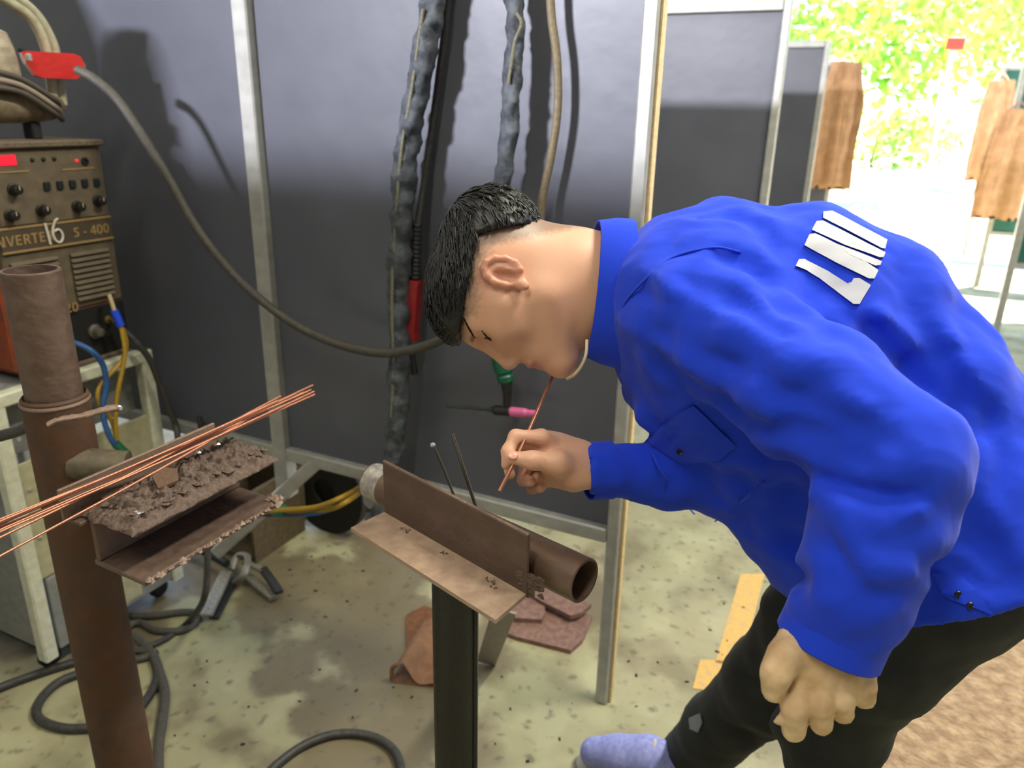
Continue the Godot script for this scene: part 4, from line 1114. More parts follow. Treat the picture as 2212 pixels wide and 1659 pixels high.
	put("bright_band", lathe((pb - pa).normalized() * 0.004, pb - pa, [[0.0304, 0.0], [0.0304, 0.036]], 44, false), grained("ground_bright_steel", Color(0.78, 0.76, 0.74), Color(0.52, 0.49, 0.47), 0.03, 5, 9.0, 0.3, 0.35), pp)
	put("paint_fleck", rubble((pb - pa) * 0.64 + Vector3(0.0, 0.0295, 0.004), (pb - pa).normalized() * 0.007, Vector3(0.003, 0, 0.003), Vector3.UP, 6, 61, 0.003), mat("fleck_white", Color(0.84, 0.80, 0.78), 0.5), pp)
	# slag lump and two upright wires
	var lp := put("slag_lump", rubble(Vector3(0.0315, 0.9252, -0.8409), Vector3(0.012, 0, 0.004), Vector3(-0.006, 0.016, 0), Vector3.UP, 26, 71, 0.0095), slagm)
	tag(lp, "jagged slag lump at the end of the angle iron", "slag")
	var wire := grained("wire_steel", Color(0.36, 0.33, 0.28), Color(0.28, 0.25, 0.21), 0.1, 3, 12.0, 0.5, 0.5)
	var w1 := put("tack_wire", tube([Vector3(-0.0458, 0.9502, -0.9878), Vector3(-0.0683, 1.013, -1.005), Vector3(-0.0854, 1.054, -1.03)], 0.0026, 8, 4), wire)
	tag(w1, "thicker bent wire standing up from the pipe", "wire")
	var w2 := put("tack_wire", tube([Vector3(-0.0823, 0.9531, -1.026), Vector3(-0.102, 0.9977, -1.042), Vector3(-0.1158, 1.026, -1.052)], 0.002, 8, 4), wire)
	tag(w2, "thin wire with pale tip standing behind the angle iron", "wire")
	put("pale_tip", lathe(Vector3(-0.1164, 1.026, -1.052), Vector3(0, 1, 0), [[0.0005, -0.004], [0.0035, -0.002], [0.004, 0.0], [0.0035, 0.002], [0.0005, 0.004]], 10), mat("tip_pale", Color(0.68, 0.74, 0.78), 0.4), w2)
	# bent tab under the near end of the pipe
	var tab := put("steel_tab", slab(Vector3(-0.2328, 0.9182, -1.104), Vector3(1, 0, 0.2).normalized(), Vector3.UP, Vector3(0, 0, 1), PackedVector2Array([Vector2(-0.006, 0.02), Vector2(0.02, 0.012), Vector2(0.02, -0.015), Vector2(0.008, -0.030), Vector2(-0.002, -0.022)]), 0.003), mat("tab_grey", Color(0.42, 0.42, 0.43), 0.4, 0.5))
	tag(tab, "small grey steel tab under the far end of the pipe", "tab")

func floor_things() -> void:
	# leather scraps and plates behind the black stand
	var hide := grained("scrap_leather", Color(0.52, 0.37, 0.26), Color(0.42, 0.28, 0.17), 0.02, 4, 4.0, 0.8, 0.0, 0.3)
	var b := Builder.new()
	var rr := []
	var a0: Vector3 = Vector3(-0.3171, 0, -1.726)
	var a1: Vector3 = Vector3(-0.1677, 0, -1.703)
	var a2: Vector3 = Vector3(-0.2712, 0, -1.981)
	var wx := a1 - a0
	var wy := a2 - a0
	for j in 9:
		var row := PackedVector3Array()
		for i in 19:
			var u := i / 18.0
			var v := j / 8.0
			var lift := 0.055 * exp(-pow((u - 0.18) / 0.2, 2.0)) * (1.0 - 0.55 * v) + 0.012
			row.append(a0 + wx * (0.03 + u * 0.95 + 0.1 * v) + wy * v + Vector3.UP * (lift + 0.006 * sin(u * 9.0 + v * 4.0)))
		rr.append(row)
	b.rings(rr, false, false, false)
	rr = []
	for j in 9:
		var row := PackedVector3Array()
		for i in 19:
			var u := i / 18.0
			var v := j / 8.0
			row.append(a0 + wx * (0.0 + u * 0.98 + 0.1 * v) + wy * v + Vector3.UP * 0.003)
		rr.append(row)
	b.rings(rr, false, false, false)
	var gl := thing("leather_scrap", "curled tan leather piece on the floor left of the black stand", "leather", Vector3.ZERO, "leather scraps on the floor")
	put("curled_sheet", b.mesh(), hide, gl)
	put("rolled_edge", tube([a0 + wx * 0.02 + Vector3.UP * 0.012, a0 + wx * 0.03 + Vector3.UP * 0.05, a0 + wx * 0.14 + Vector3.UP * 0.066], 0.006, 8, 5), hide, gl)
	var flat := thing("leather_scrap", "flat rusty leather piece behind the curled one", "leather", Vector3.ZERO, "leather scraps on the floor")
	put("sheet", slab(Vector3(-0.2845, 0.004, -1.868), Vector3(1, 0, 0), Vector3(0, 0, -1), Vector3.UP, PackedVector2Array([Vector2(-0.01, 0.0), Vector2(0.12, 0.0), Vector2(0.13, 0.15), Vector2(0.07, 0.17), Vector2(0.02, 0.20), Vector2(-0.03, 0.15)]), 0.006), grained("rusty_leather", Color(0.44, 0.28, 0.13), Color(0.34, 0.20, 0.10), 0.03, 4, 5.0, 0.8), flat)
	var plate := grained("pinkish_plate", Color(0.50, 0.38, 0.34), Color(0.40, 0.29, 0.25), 0.03, 4, 5.0, 0.7, 0.0, 0.3)
	var px := ((Vector3(0.199, 0, -1.867)) - (Vector3(0.0005, 0, -1.946))).normalized()
	var pz := px.cross(Vector3.UP)
	var names := ["lower pinkish brown plate on the floor under the pipe", "upper pinkish brown plate lying on another under the pipe", "short broken brown plate in the heap under the pipe"]
	var spots: Array = [[Vector3(0.1001, 0, -1.989), 0.15, 0.10, 0.0, 0.1], [Vector3(0.1602, 0.03, -2.073), 0.10, 0.05, 0.028, -0.25], [Vector3(0.0498, 0.02, -2.039), 0.07, 0.06, 0.016, 0.4]]
	for i in 3:
		var q: Array = spots[i]
		var x := px.rotated(Vector3.UP, q[4])
		var t := thing("brown_plate", names[i], "plate", Vector3(q[0].x, q[3], q[0].z), "brown plates under the pipe")
		var z := x.cross(Vector3.UP)
		put("plate", slab(Vector3.ZERO, x, z, Vector3.UP, PackedVector2Array([Vector2(-q[1], -q[2]), Vector2(-q[1] * 0.2, -q[2] * 1.1), Vector2(q[1] * 0.4, -q[2] * 0.95), Vector2(q[1], -q[2] * 0.8), Vector2(q[1] * 0.96, q[2] * 0.4), Vector2(q[1] * 0.8, q[2]), Vector2(-q[1] * 0.3, q[2] * 0.9), Vector2(-q[1] * 0.9, q[2] * 0.7)]), 0.015), plate, t)
	# pale strip leaning against the stand
	var st := thing("pale_steel_strip", "pale grey steel strip leaning behind the black stand", "strip", Vector3.ZERO)
	put("strip", bar(Vector3(-0.0576, 0.006, -1.808), Vector3(-0.0061, 0.4279, -1.476), 0.055, 0.006, 0.001, Vector3(1, 0, 0.3)), grained("pale_strip", Color(0.60, 0.57, 0.55), Color(0.50, 0.47, 0.45), 0.03, 3, 5.0, 0.5, 0.2), st)
	# electrode holder lying by the cart
	var hd := thing("earth_clamp", "grey and white earth clamp lying on the floor beside the cart", "clamp", Vector3(-0.8864, 0, -2.175))
	var org: Vector3 = Vector3(-0.8864, 0, -2.175)
	var dk := grained("clamp_dark", Color(0.12, 0.125, 0.14), Color(0.20, 0.20, 0.21), 0.04, 3, 8.0, 0.5, 0.3)
	var zn := grained("clamp_zinc", Color(0.60, 0.58, 0.53), Color(0.46, 0.44, 0.41), 0.04, 3, 8.0, 0.45, 0.4)
	put("jaw", bar((Vector3(-0.9178, 0.03, -1.965)) - org, (Vector3(-0.9258, 0.05, -2.171)) - org, 0.04, 0.014, 0.004), zn, hd)
	put("jaw", bar((Vector3(-0.9009, 0.012, -1.978)) - org, (Vector3(-0.911, 0.015, -2.184)) - org, 0.03, 0.014, 0.004), dk, hd)
	put("spring_ring", tube([(Vector3(-0.9344, 0.02, -2.23)) - org, (Vector3(-0.9212, 0.05, -2.269)) - org, (Vector3(-0.8731, 0.07, -2.225)) - org, (Vector3(-0.8582, 0.06, -2.145)) - org, (Vector3(-0.8961, 0.02, -2.156)) - org], 0.011, 10, 6), zn, hd)
	put("arm", bar((Vector3(-0.8881, 0.06, -2.22)) - org, (Vector3(-0.7977, 0.05, -2.176)) - org, 0.022, 0.012, 0.004), zn, hd)
	put("handle", bar((Vector3(-0.8141, 0.05, -2.194)) - org, (Vector3(-0.7252, 0.04, -2.077)) - org, 0.028, 0.018, 0.006), dk, hd)
	put("handle", bar((Vector3(-0.8669, 0.02, -2.192)) - org, (Vector3(-0.7471, 0.014, -2.083)) - org, 0.03, 0.018, 0.006), zn, hd)
	put("cable_stub", tube([(Vector3(-1.154, 0.03, -2.367)) - org, (Vector3(-1.049, 0.05, -2.293)) - org, (Vector3(-0.9422, 0.05, -2.217)) - org], 0.014, 10, 5), dk, hd)
	# wooden crate and dark drum under the divider
	var wood := grained("old_crate_wood", Color(0.36, 0.30, 0.20), Color(0.25, 0.21, 0.14), 0.03, 4, 6.0, 0.8)
	var cr := thing("wooden_crate", "old wooden crate under the divider behind the slag shelf", "crate", Vector3(-0.8983, 0, -2.305))
	var cx := ALONG
	var cz := FACING
	put("board", box(Vector3(-0.10, 0.24, -0.05), cx * 0.14, Vector3.UP * 0.035, cz * 0.009, 0.002), wood, cr)
	put("board", box(Vector3(-0.10, 0.24, -0.05) - cz * 0.26, cx * 0.14, Vector3.UP * 0.20, cz * 0.009, 0.002), wood, cr)
	put("board", box(Vector3(-0.10, 0.16, -0.05), cx * 0.14, Vector3.UP * 0.035, cz * 0.009, 0.002), wood, cr)
	for s: float in [-1.0, 1.0]:
		put("side", box(Vector3(-0.10, 0.135, -0.05) - cz * 0.13 + cx * 0.13 * s, cx * 0.008, Vector3.UP * 0.135, cz * 0.13, 0.002), wood, cr)
	put("bottom", box(Vector3(-0.10, 0.012, -0.05) - cz * 0.13, cx * 0.13, Vector3.UP * 0.01, cz * 0.13, 0.002), wood, cr)
	var drum := grained("dark_dusty_drum", Color(0.095, 0.085, 0.065), Color(0.15, 0.13, 0.095), 0.03, 4, 5.0, 0.8)
	var dr := thing("cable_drum", "dark dusty drum lying under the divider rail", "drum", Vector3(-0.613, 0, -2.438))
	put("drum_body", lathe(Vector3(-0.02, 0.17, -0.18), FACING, [[0.05, -0.11], [0.17, -0.11], [0.17, -0.08], [0.13, -0.075], [0.13, 0.075], [0.17, 0.08], [0.17, 0.11], [0.05, 0.112], [0.05, 0.09]], 36), drum, dr)
	put("wound_cable", lathe(Vector3(-0.02, 0.17, -0.18), FACING, [[0.13, -0.07], [0.15, -0.06], [0.145, -0.04], [0.15, -0.02], [0.145, 0.0], [0.15, 0.02], [0.145, 0.04], [0.15, 0.06], [0.13, 0.07]], 36), mat("drum_cable", Color(0.06, 0.06, 0.06), 0.6), dr)
	# spatter and grit
	var rng := RandomNumberGenerator.new()
	rng.seed = 77
	var g := Builder.new()
	for i in 95:
		var at := Vector3(rng.randf_range(-0.9, 0.8), 0.002, rng.randf_range(-2.4, -1.2))
		var s := rng.randf_range(0.001, 0.0034)
		var from := g.idx.size()
		var ang := rng.randf() * TAU
		add_box(g, at, Vector3(cos(ang), 0, sin(ang)) * s * rng.randf_range(0.8, 2.2), Vector3(0, s * 0.4, 0), Vector3(-sin(ang), 0, cos(ang)) * s, s * 0.3)
		outward(g, at, from)
	var deb := put("floor_grit", g.mesh(false), mat("grit_dark", Color(0.13, 0.12, 0.10), 0.8))
	tag(deb, "dark weld spatter and grit strewn over the floor", "grit", "", "stuff")

# ---------------------------------------------------------------- the worker
const LEFT := Vector3(0, 0, 1)            # the worker's left, towards the camera side

# head frame: face forward, crown up, left ear
const FACE := Vector3(-0.1875, -0.9252, 0.3295)
const CROWN := Vector3(-0.9821, 0.1766, -0.0629)
const EAR := Vector3(0, 0.3355, 0.9421)
const HEAD := Vector3(-0.0113, 1.277, -1.046)

func hp(f: float, u: float, l: float) -> Vector3:
	return HEAD + (FACE * f + CROWN * u + EAR * l) * 0.001

func frame(dir: Vector3, across: Vector3) -> Basis:
	var z := across.normalized()
	var x := (dir - z * dir.dot(z)).normalized()
	return Basis(x, z.cross(x), z)

const FROM := Vector3(0, 1.5, 0)          # side from which cloth details are laid on

func onto(f: Field, pts: Array) -> Array:
	var out := []
	for p: Vector3 in pts: out.append(f.meet(p, (p - FROM).normalized(), 0.9))
	return out

func lifted(pts: Array, by: float) -> Array:
	var out := []
	for p: Vector3 in pts: out.append(p - (p - FROM).normalized() * by)
	return out

func groove(f: Field, pts: Array, r: float, blend: float, out := 0.45) -> void:
	var s := onto(f, pts)
	for i in s.size(): s[i] = s[i] + Vector3(0, 0.3355, 0.9421) * r * out
	var rr := []
	for i in s.size(): rr.append(r * (0.45 if i == 0 or i == s.size() - 1 else 1.0))
	f.chain(s, rr, blend, Vector3.ZERO, 1.0, true)

func ridge(f: Field, pts: Array, r: float, blend: float) -> void:
	var s := onto(f, pts)
	for i in s.size(): s[i] = s[i] - Vector3(0, 0.3355, 0.9421) * r * 0.35
	var rr := []
	for i in s.size(): rr.append(r * (0.4 if i == 0 or i == s.size() - 1 else 1.0))
	f.chain(s, rr, blend)

# a flat outline laid on a blended solid: cut into small cells and dropped along dir
func laid_on(f: Field, at: Vector3, x: Vector3, y: Vector3, outlines: Array, cell: float, lift: float) -> ArrayMesh:
	var dir := (at - FROM).normalized()
	var b := Builder.new()
	for poly: PackedVector2Array in outlines:
		var lo := poly[0]
		var hi := poly[0]
		for p in poly:
			lo = lo.min(p)
			hi = hi.max(p)
		var i0 := int(floor(lo.x / cell)); var i1 := int(ceil(hi.x / cell))
		var j0 := int(floor(lo.y / cell)); var j1 := int(ceil(hi.y / cell))
		for i in range(i0, i1):
			for j in range(j0, j1):
				var sq := PackedVector2Array([Vector2(i, j) * cell, Vector2(i + 1, j) * cell, Vector2(i + 1, j + 1) * cell, Vector2(i, j + 1) * cell])
				for piece: PackedVector2Array in Geometry2D.intersect_polygons(poly, sq):
					var w := PackedVector3Array()
					var held := true
					for p in piece:
						var from := at + x * p.x + y * p.y
						var hit := f.meet(from, (from - FROM).normalized(), 0.9)
						if f.at(hit, f.everything()) > 0.0015: held = false
						w.append(hit + f.slope(hit) * lift)
					for k in range(w.size()):
						if w[k].distance_to(w[(k + 1) % w.size()]) > cell * 4.0: held = false
					if not held: continue
					for k in range(1, w.size() - 1): b.tri(w[0], w[k], w[k + 1])
	# weld so that the patch shades smoothly
	var seen := {}
	var v2 := PackedVector3Array()
	for i in b.idx.size():
		var p := b.v[b.idx[i]]
		var key := Vector3i(p * 20000.0)
		if not seen.has(key):
			seen[key] = v2.size()
			v2.append(p)
		b.idx[i] = seen[key]
	b.v = v2
	for t in range(0, b.idx.size(), 3):
		var p := b.v[b.idx[t]]; var q := b.v[b.idx[t + 1]]; var r := b.v[b.idx[t + 2]]
		if (r - p).cross(q - p).dot(dir) > 0.0:
			var k := b.idx[t + 1]
			b.idx[t + 1] = b.idx[t + 2]
			b.idx[t + 2] = k
	return b.mesh()

func build_shirt() -> Field:
	var f := Field.new()
	# trunk: each station is middle, spine direction, half length, half depth, half width
	for s: Array in [
		[Vector3(0.2069, 1.249, -1.057), Vector3(0.9923, -0.0935, 0.0333), 0.075, 0.1157, 0.140],
		[Vector3(0.2687, 1.221, -1.047), Vector3(0.9842, -0.1785, 0.0635), 0.105, 0.1788, 0.195],
		[Vector3(0.3595, 1.175, -1.031), Vector3(0.9657, -0.2448, 0.0872), 0.120, 0.2256, 0.180],
		[Vector3(0.4433, 1.12, -1.011), Vector3(0.9517, -0.2922, 0.104), 0.120, 0.2432, 0.165],
		[Vector3(0.5092, 1.045, -0.9736), Vector3(0.9136, -0.3777, 0.1345), 0.115, 0.2351, 0.160],
		[Vector3(0.5693, 0.9762, -0.9387), Vector3(0.8703, -0.454, 0.1616), 0.110, 0.2202, 0.170],
		[Vector3(0.6194, 0.9304, -0.9117), Vector3(0.8124, -0.5493, 0.1956), 0.105, 0.1833, 0.180],
		[Vector3(0.6907, 0.908, -0.9038), Vector3(0.7145, -0.6455, 0.2298), 0.105, 0.1422, 0.180]]:
		f.blob(s[0], frame(s[1], LEFT), Vector3(s[2], s[3], s[4]), 0.05)
	# right arm, reaching forward on the far side
	f.chain([Vector3(0.2717, 1.227, -1.198), Vector3(0.3728, 1.038, -1.162), Vector3(0.3467, 0.9768, -1.066), Vector3(0.2239, 1.013, -0.9942), Vector3(0.0996, 1.048, -0.9376)], [0.072, 0.068, 0.055, 0.044, 0.036], 0.03)
	# left arm, hanging on the near side
	f.chain([Vector3(0.2026, 1.278, -0.972), Vector3(0.2252, 1.266, -0.92)], [0.058, 0.072], 0.08)
	f.chain([Vector3(0.2223, 1.268, -0.9203), Vector3(0.2557, 1.251, -0.8668), Vector3(0.3265, 1.214, -0.7846), Vector3(0.3932, 1.175, -0.7176)], [0.072, 0.077, 0.078, 0.067], 0.012)
	f.chain([Vector3(0.3942, 1.174, -0.7173), Vector3(0.3746, 1.101, -0.6913), Vector3(0.3557, 1.03, -0.6817), Vector3(0.3408, 0.9788, -0.6721)], [0.066, 0.066, 0.056, 0.048], 0.014)
	# folds of the cloth
	groove(f, [Vector3(0.2432, 1.234, -0.542), Vector3(0.2633, 1.221, -0.5377), Vector3(0.2923, 1.217, -0.5362), Vector3(0.3193, 1.223, -0.5383)], 0.013, 0.012, 0.0)
	ridge(f, [Vector3(0.2417, 1.22, -0.5372), Vector3(0.2636, 1.209, -0.5333), Vector3(0.2926, 1.206, -0.5321), Vector3(0.3141, 1.211, -0.5339)], 0.007, 0.025)
	groove(f, [Vector3(0.0946, 1.369, -0.5901), Vector3(0.1411, 1.355, -0.5853), Vector3(0.1922, 1.333, -0.5774), Vector3(0.2434, 1.303, -0.5669)], 0.009, 0.025)
	groove(f, [Vector3(0.1053, 1.338, -0.5792), Vector3(0.1638, 1.308, -0.5685), Vector3(0.2294, 1.283, -0.5595), Vector3(0.2877, 1.263, -0.5527)], 0.010, 0.03)
	ridge(f, [Vector3(0.0871, 1.348, -0.5828), Vector3(0.1383, 1.32, -0.5728), Vector3(0.193, 1.296, -0.5641), Vector3(0.2513, 1.275, -0.5566)], 0.007, 0.025)
	ridge(f, [Vector3(0.1228, 1.366, -0.5891), Vector3(0.1703, 1.341, -0.5803), Vector3(0.2214, 1.317, -0.5716), Vector3(0.2727, 1.287, -0.561)], 0.007, 0.025)
	groove(f, [Vector3(0.1333, 1.379, -0.594), Vector3(0.1698, 1.367, -0.5894), Vector3(0.21, 1.342, -0.5806)], 0.008, 0.02)
	groove(f, [Vector3(0.1132, 1.311, -0.5696), Vector3(0.1644, 1.281, -0.5591), Vector3(0.2154, 1.262, -0.5521), Vector3(0.2699, 1.251, -0.5483)], 0.009, 0.025)
	groove(f, [Vector3(0.1618, 1.399, -0.6009), Vector3(0.1945, 1.389, -0.5974), Vector3(0.2131, 1.367, -0.5897), Vector3(0.2462, 1.343, -0.5808)], 0.012, 0.025)
	groove(f, [Vector3(0.145, 1.425, -0.6103), Vector3(0.1684, 1.429, -0.6114), Vector3(0.1902, 1.422, -0.6092), Vector3(0.2051, 1.401, -0.6018)], 0.010, 0.02)
	groove(f, [Vector3(0.2532, 1.188, -0.5257), Vector3(0.2718, 1.166, -0.518), Vector3(0.2938, 1.151, -0.5127)], 0.009, 0.02)
	groove(f, [Vector3(0.2459, 1.159, -0.5154), Vector3(0.2597, 1.139, -0.5082), Vector3(0.2834, 1.129, -0.5047)], 0.008, 0.02)
	ridge(f, [Vector3(0.2445, 1.172, -0.5202), Vector3(0.2559, 1.15, -0.5124), Vector3(0.2724, 1.137, -0.5075), Vector3(0.3012, 1.141, -0.5091)], 0.007, 0.025)
	ridge(f, [Vector3(0.264, 1.191, -0.527), Vector3(0.2825, 1.171, -0.5199), Vector3(0.3115, 1.165, -0.5177)], 0.007, 0.025)
	groove(f, [Vector3(0.2202, 1.242, -0.5449), Vector3(0.2146, 1.218, -0.5364), Vector3(0.2172, 1.184, -0.5243), Vector3(0.2268, 1.157, -0.5147)], 0.014, 0.03)
	groove(f, [Vector3(0.1651, 1.249, -0.5475), Vector3(0.1802, 1.224, -0.5386), Vector3(0.1844, 1.193, -0.5277)], 0.010, 0.03)
	groove(f, [Vector3(0.1141, 1.27, -0.5551), Vector3(0.1434, 1.25, -0.548), Vector3(0.1586, 1.217, -0.536)], 0.009, 0.03)
	ridge(f, [Vector3(0.0845, 1.3, -0.5658), Vector3(0.1067, 1.277, -0.5574), Vector3(0.1433, 1.257, -0.5504), Vector3(0.1941, 1.244, -0.5459)], 0.007, 0.025)
	groove(f, [Vector3(0.3538, 1.214, -0.5349), Vector3(0.3652, 1.19, -0.5265), Vector3(0.3801, 1.17, -0.5194)], 0.013, 0.03)
	groove(f, [Vector3(0.3313, 1.169, -0.519), Vector3(0.3549, 1.165, -0.5177), Vector3(0.3768, 1.156, -0.5145)], 0.010, 0.02)
	groove(f, [Vector3(0.3068, 1.376, -0.5928), Vector3(0.326, 1.329, -0.5759), Vector3(0.3523, 1.282, -0.5592)], 0.009, 0.04)
	groove(f, [Vector3(0.2823, 1.342, -0.5805), Vector3(0.319, 1.315, -0.5711), Vector3(0.3595, 1.282, -0.5592), Vector3(0.3747, 1.248, -0.5472)], 0.012, 0.035)
	ridge(f, [Vector3(0.2856, 1.355, -0.5854), Vector3(0.3226, 1.319, -0.5723), Vector3(0.3559, 1.282, -0.5592), Vector3(0.3676, 1.241, -0.5447)], 0.007, 0.025)
	var n := FastNoiseLite.new()
	n.seed = 12
	n.frequency = 6.0
	n.fractal_octaves = 2
	n.fractal_octaves = 1
	var fa: Vector3 = Vector3(0.8318, -0.5207, 0.1854)
	var fb: Vector3 = Vector3(0.5527, 0.7836, -0.279)
	f.ripple = func(p: Vector3) -> float:
		return 0.0050 * n.get_noise_3d(p.dot(fa) * 0.5 + 3.0, p.dot(fb) * 1.9, p.z * 1.5) + 0.0022 * n.get_noise_3d(p.x * 3.4, p.y * 3.4, p.z * 3.4) + 0.0009 * n.get_noise_3d(p.dot(fa) * 4.0, p.dot(fb) * 8.0, p.z * 8.0)
	var wr: Vector3 = Vector3(0.1046, 1.048, -0.9376)
	var wl: Vector3 = Vector3(0.3441, 0.9775, -0.6738)
	var wld := ((Vector3(0.3394, 0.9692, -0.6708)) - (Vector3(0.3605, 1.03, -0.6818))).normalized()
	var h0: Vector3 = Vector3(0.4322, 0.9017, -0.7317)
	f.clip = func(p: Vector3) -> float:
		var d := -1.0
		if p.distance_to(wr) < 0.11: d = maxf(d, (p - wr).dot(Vector3(-0.9987, -0.0668, 0.0238)))
		if p.distance_to(wl) < 0.10: d = maxf(d, (p - wl).dot(wld))
		elif p.y < 1.1 and p.x > 0.27:
			d = maxf(d, maxf((p - h0).dot(Vector3(0.4241, -0.8529, 0.3037)), (p - h0).dot(Vector3(-0.5425, -0.7928, 0.2823))))
		return d
	return f

func head_field() -> Field:
	var f := Field.new()
	var hb := Basis(FACE, CROWN, EAR)
	f.blob(hp(-10, 24, 0), hb, Vector3(0.096, 0.072, 0.074), 0.02)             # skull
	f.blob(hp(34, 26, 0), hb, Vector3(0.052, 0.058, 0.062), 0.03)              # forehead
	f.blob(hp(48, -28, 0), hb, Vector3(0.050, 0.056, 0.055), 0.03)             # mid face
	f.blob(hp(82, -62, 0), hb, Vector3(0.024, 0.028, 0.031), 0.02)             # mouth barrel
	for s: float in [-1.0, 1.0]:
		f.capsule(hp(14, -58, 47 * s), hp(84, -98, 13 * s), 0.021, 0.017, 0.03)   # jaw
		f.capsule(hp(60, -12, 44 * s), hp(36, -6, 58 * s), 0.017, 0.014, 0.03)    # cheekbone
		f.capsule(hp(82, 24, 10 * s), hp(68, 27, 42 * s), 0.009, 0.009, 0.016)    # brow
		f.blob(hp(101, -34, 11 * s), hb, Vector3(0.009, 0.007, 0.007), 0.008)      # nostril wing
	f.blob(hp(94, -99, 0), hb, Vector3(0.018, 0.016, 0.020), 0.02)             # chin
	f.capsule(hp(86, 14, 0), hp(108, -26, 0), 0.0075, 0.0105, 0.014)            # nose
	f.blob(hp(103, -57, 0), hb, Vector3(0.0085, 0.0055, 0.021), 0.006)         # lips
	f.blob(hp(101, -68, 0), hb, Vector3(0.0085, 0.0065, 0.018), 0.006)
	for s: float in [-1.0, 1.0]:
		f.blob(hp(90, 10, 32 * s), hb, Vector3(0.016, 0.010, 0.017), 0.012, true)  # eye socket
		f.blob(hp(72, 10, 31 * s), hb, Vector3(0.0125, 0.0125, 0.0125), 0.003)      # lids over the eye
		f.blob(hp(106, -40, 6 * s), hb, Vector3(0.004, 0.005, 0.003), 0.003, true)  # nostril
	f.capsule(hp(112, -62.5, -16), hp(112, -62.5, 16), 0.0035, 0.0035, 0.005, Vector3.ZERO, 1.0, true)   # mouth line
	# neck
	f.chain([Vector3(0.0408, 1.289, -1.05), Vector3(0.0894, 1.276, -1.051), Vector3(0.1618, 1.258, -1.055)], [0.066, 0.066, 0.075], 0.035, EAR, 0.86)
	f.capsule(hp(20, -80, 0), Vector3(0.1162, 1.246, -1.046), 0.030, 0.050, 0.03)
	# left and right ear
	for s: float in [-1.0, 1.0]:
		var y := 74.0 * s
		f.blob(hp(1, 2, y + 1 * s), Basis(FACE.rotated(EAR, 0.0), CROWN, EAR), Vector3(0.016, 0.029, 0.010), 0.006)
		f.blob(hp(4, -2, y + 11 * s), hb, Vector3(0.0105, 0.019, 0.010), 0.004, true)
		var rim := []
		var rr := []
		for i in 9:
			var a := lerpf(-0.5, 4.0, i / 8.0)
			rim.append(hp(-2 + 16.5 * cos(a + 0.25), 4 + 25 * sin(a + 0.25) , y + (9.0 - 3.0 * absf(i - 4.0) / 4.0) * s))
			rr.append(0.0042)
		f.chain(rim, rr, 0.004)
		f.blob(hp(10, -25, y + 4 * s), hb, Vector3(0.007, 0.009, 0.0055), 0.006)
		f.blob(hp(14, -4, y + 4 * s), hb, Vector3(0.004, 0.006, 0.004), 0.004)
		f.capsule(hp(-6, -12, y + 6 * s), hp(-6, 10, y + 6 * s), 0.0032, 0.0034, 0.004)
	return f

func wrist_way() -> Vector3:
	return ((Vector3(0.3394, 0.9692, -0.6708)) - (Vector3(0.3605, 1.03, -0.6818))).normalized()

func hand_field() -> Field:
	var f := Field.new()
	# right hand pinching a rod: wrist, palm, five fingers
	f.capsule(Vector3(0.2086, 1.021, -0.9864), Vector3(0.1144, 1.047, -0.9426), 0.032, 0.026, 0.02, Vector3(0.1895, 0.7432, 0.5846), 0.8)
	f.capsule(Vector3(0.1144, 1.047, -0.9426), Vector3(0.064, 1.061, -0.9475), 0.027, 0.033, 0.02, Vector3(0.0843, 0.9096, 0.313), 0.62)
	f.capsule(Vector3(0.0863, 1.059, -0.9522), Vector3(0.0483, 1.072, -0.9568), 0.024, 0.021, 0.015, Vector3(0.0843, 0.9096, 0.313), 0.8)
	f.chain([Vector3(0.0506, 1.082, -0.9446), Vector3(0.041, 1.089, -0.9418), Vector3(0.0064, 1.093, -0.9355), Vector3(-0.0036, 1.078, -0.922), Vector3(-0.005, 1.064, -0.9104)], [0.012, 0.0115, 0.0092, 0.0082, 0.0072], 0.006)
	f.chain([Vector3(0.0561, 1.07, -0.9615), Vector3(0.0434, 1.073, -0.9626), Vector3(0.0081, 1.07, -0.9593), Vector3(-0.0028, 1.052, -0.9443), Vector3(0, 1.041, -0.9299)], [0.012, 0.0118, 0.0094, 0.0084, 0.0074], 0.005)
	f.chain([Vector3(0.0607, 1.055, -0.9668), Vector3(0.0494, 1.051, -0.9675), Vector3(0.0215, 1.038, -0.9605), Vector3(0.0178, 1.027, -0.941), Vector3(0.0275, 1.033, -0.9249)], [0.012, 0.0112, 0.0092, 0.0082, 0.0074], 0.004)
	f.chain([Vector3(0.0677, 1.041, -0.9671), Vector3(0.0579, 1.031, -0.969), Vector3(0.0297, 1.019, -0.9604), Vector3(0.0308, 1.014, -0.9413), Vector3(0.0403, 1.022, -0.9275)], [0.011, 0.0100, 0.0082, 0.0074, 0.0066], 0.004)
	f.chain([Vector3(0.0899, 1.053, -0.9289), Vector3(0.0617, 1.069, -0.908), Vector3(0.0283, 1.075, -0.9018), Vector3(0.002, 1.077, -0.9046)], [0.020, 0.0145, 0.0102, 0.0078], 0.012)
	f.capsule(Vector3(0.0826, 1.039, -0.9292), Vector3(0.0555, 1.032, -0.9425), 0.020, 0.014, 0.014)
	return f

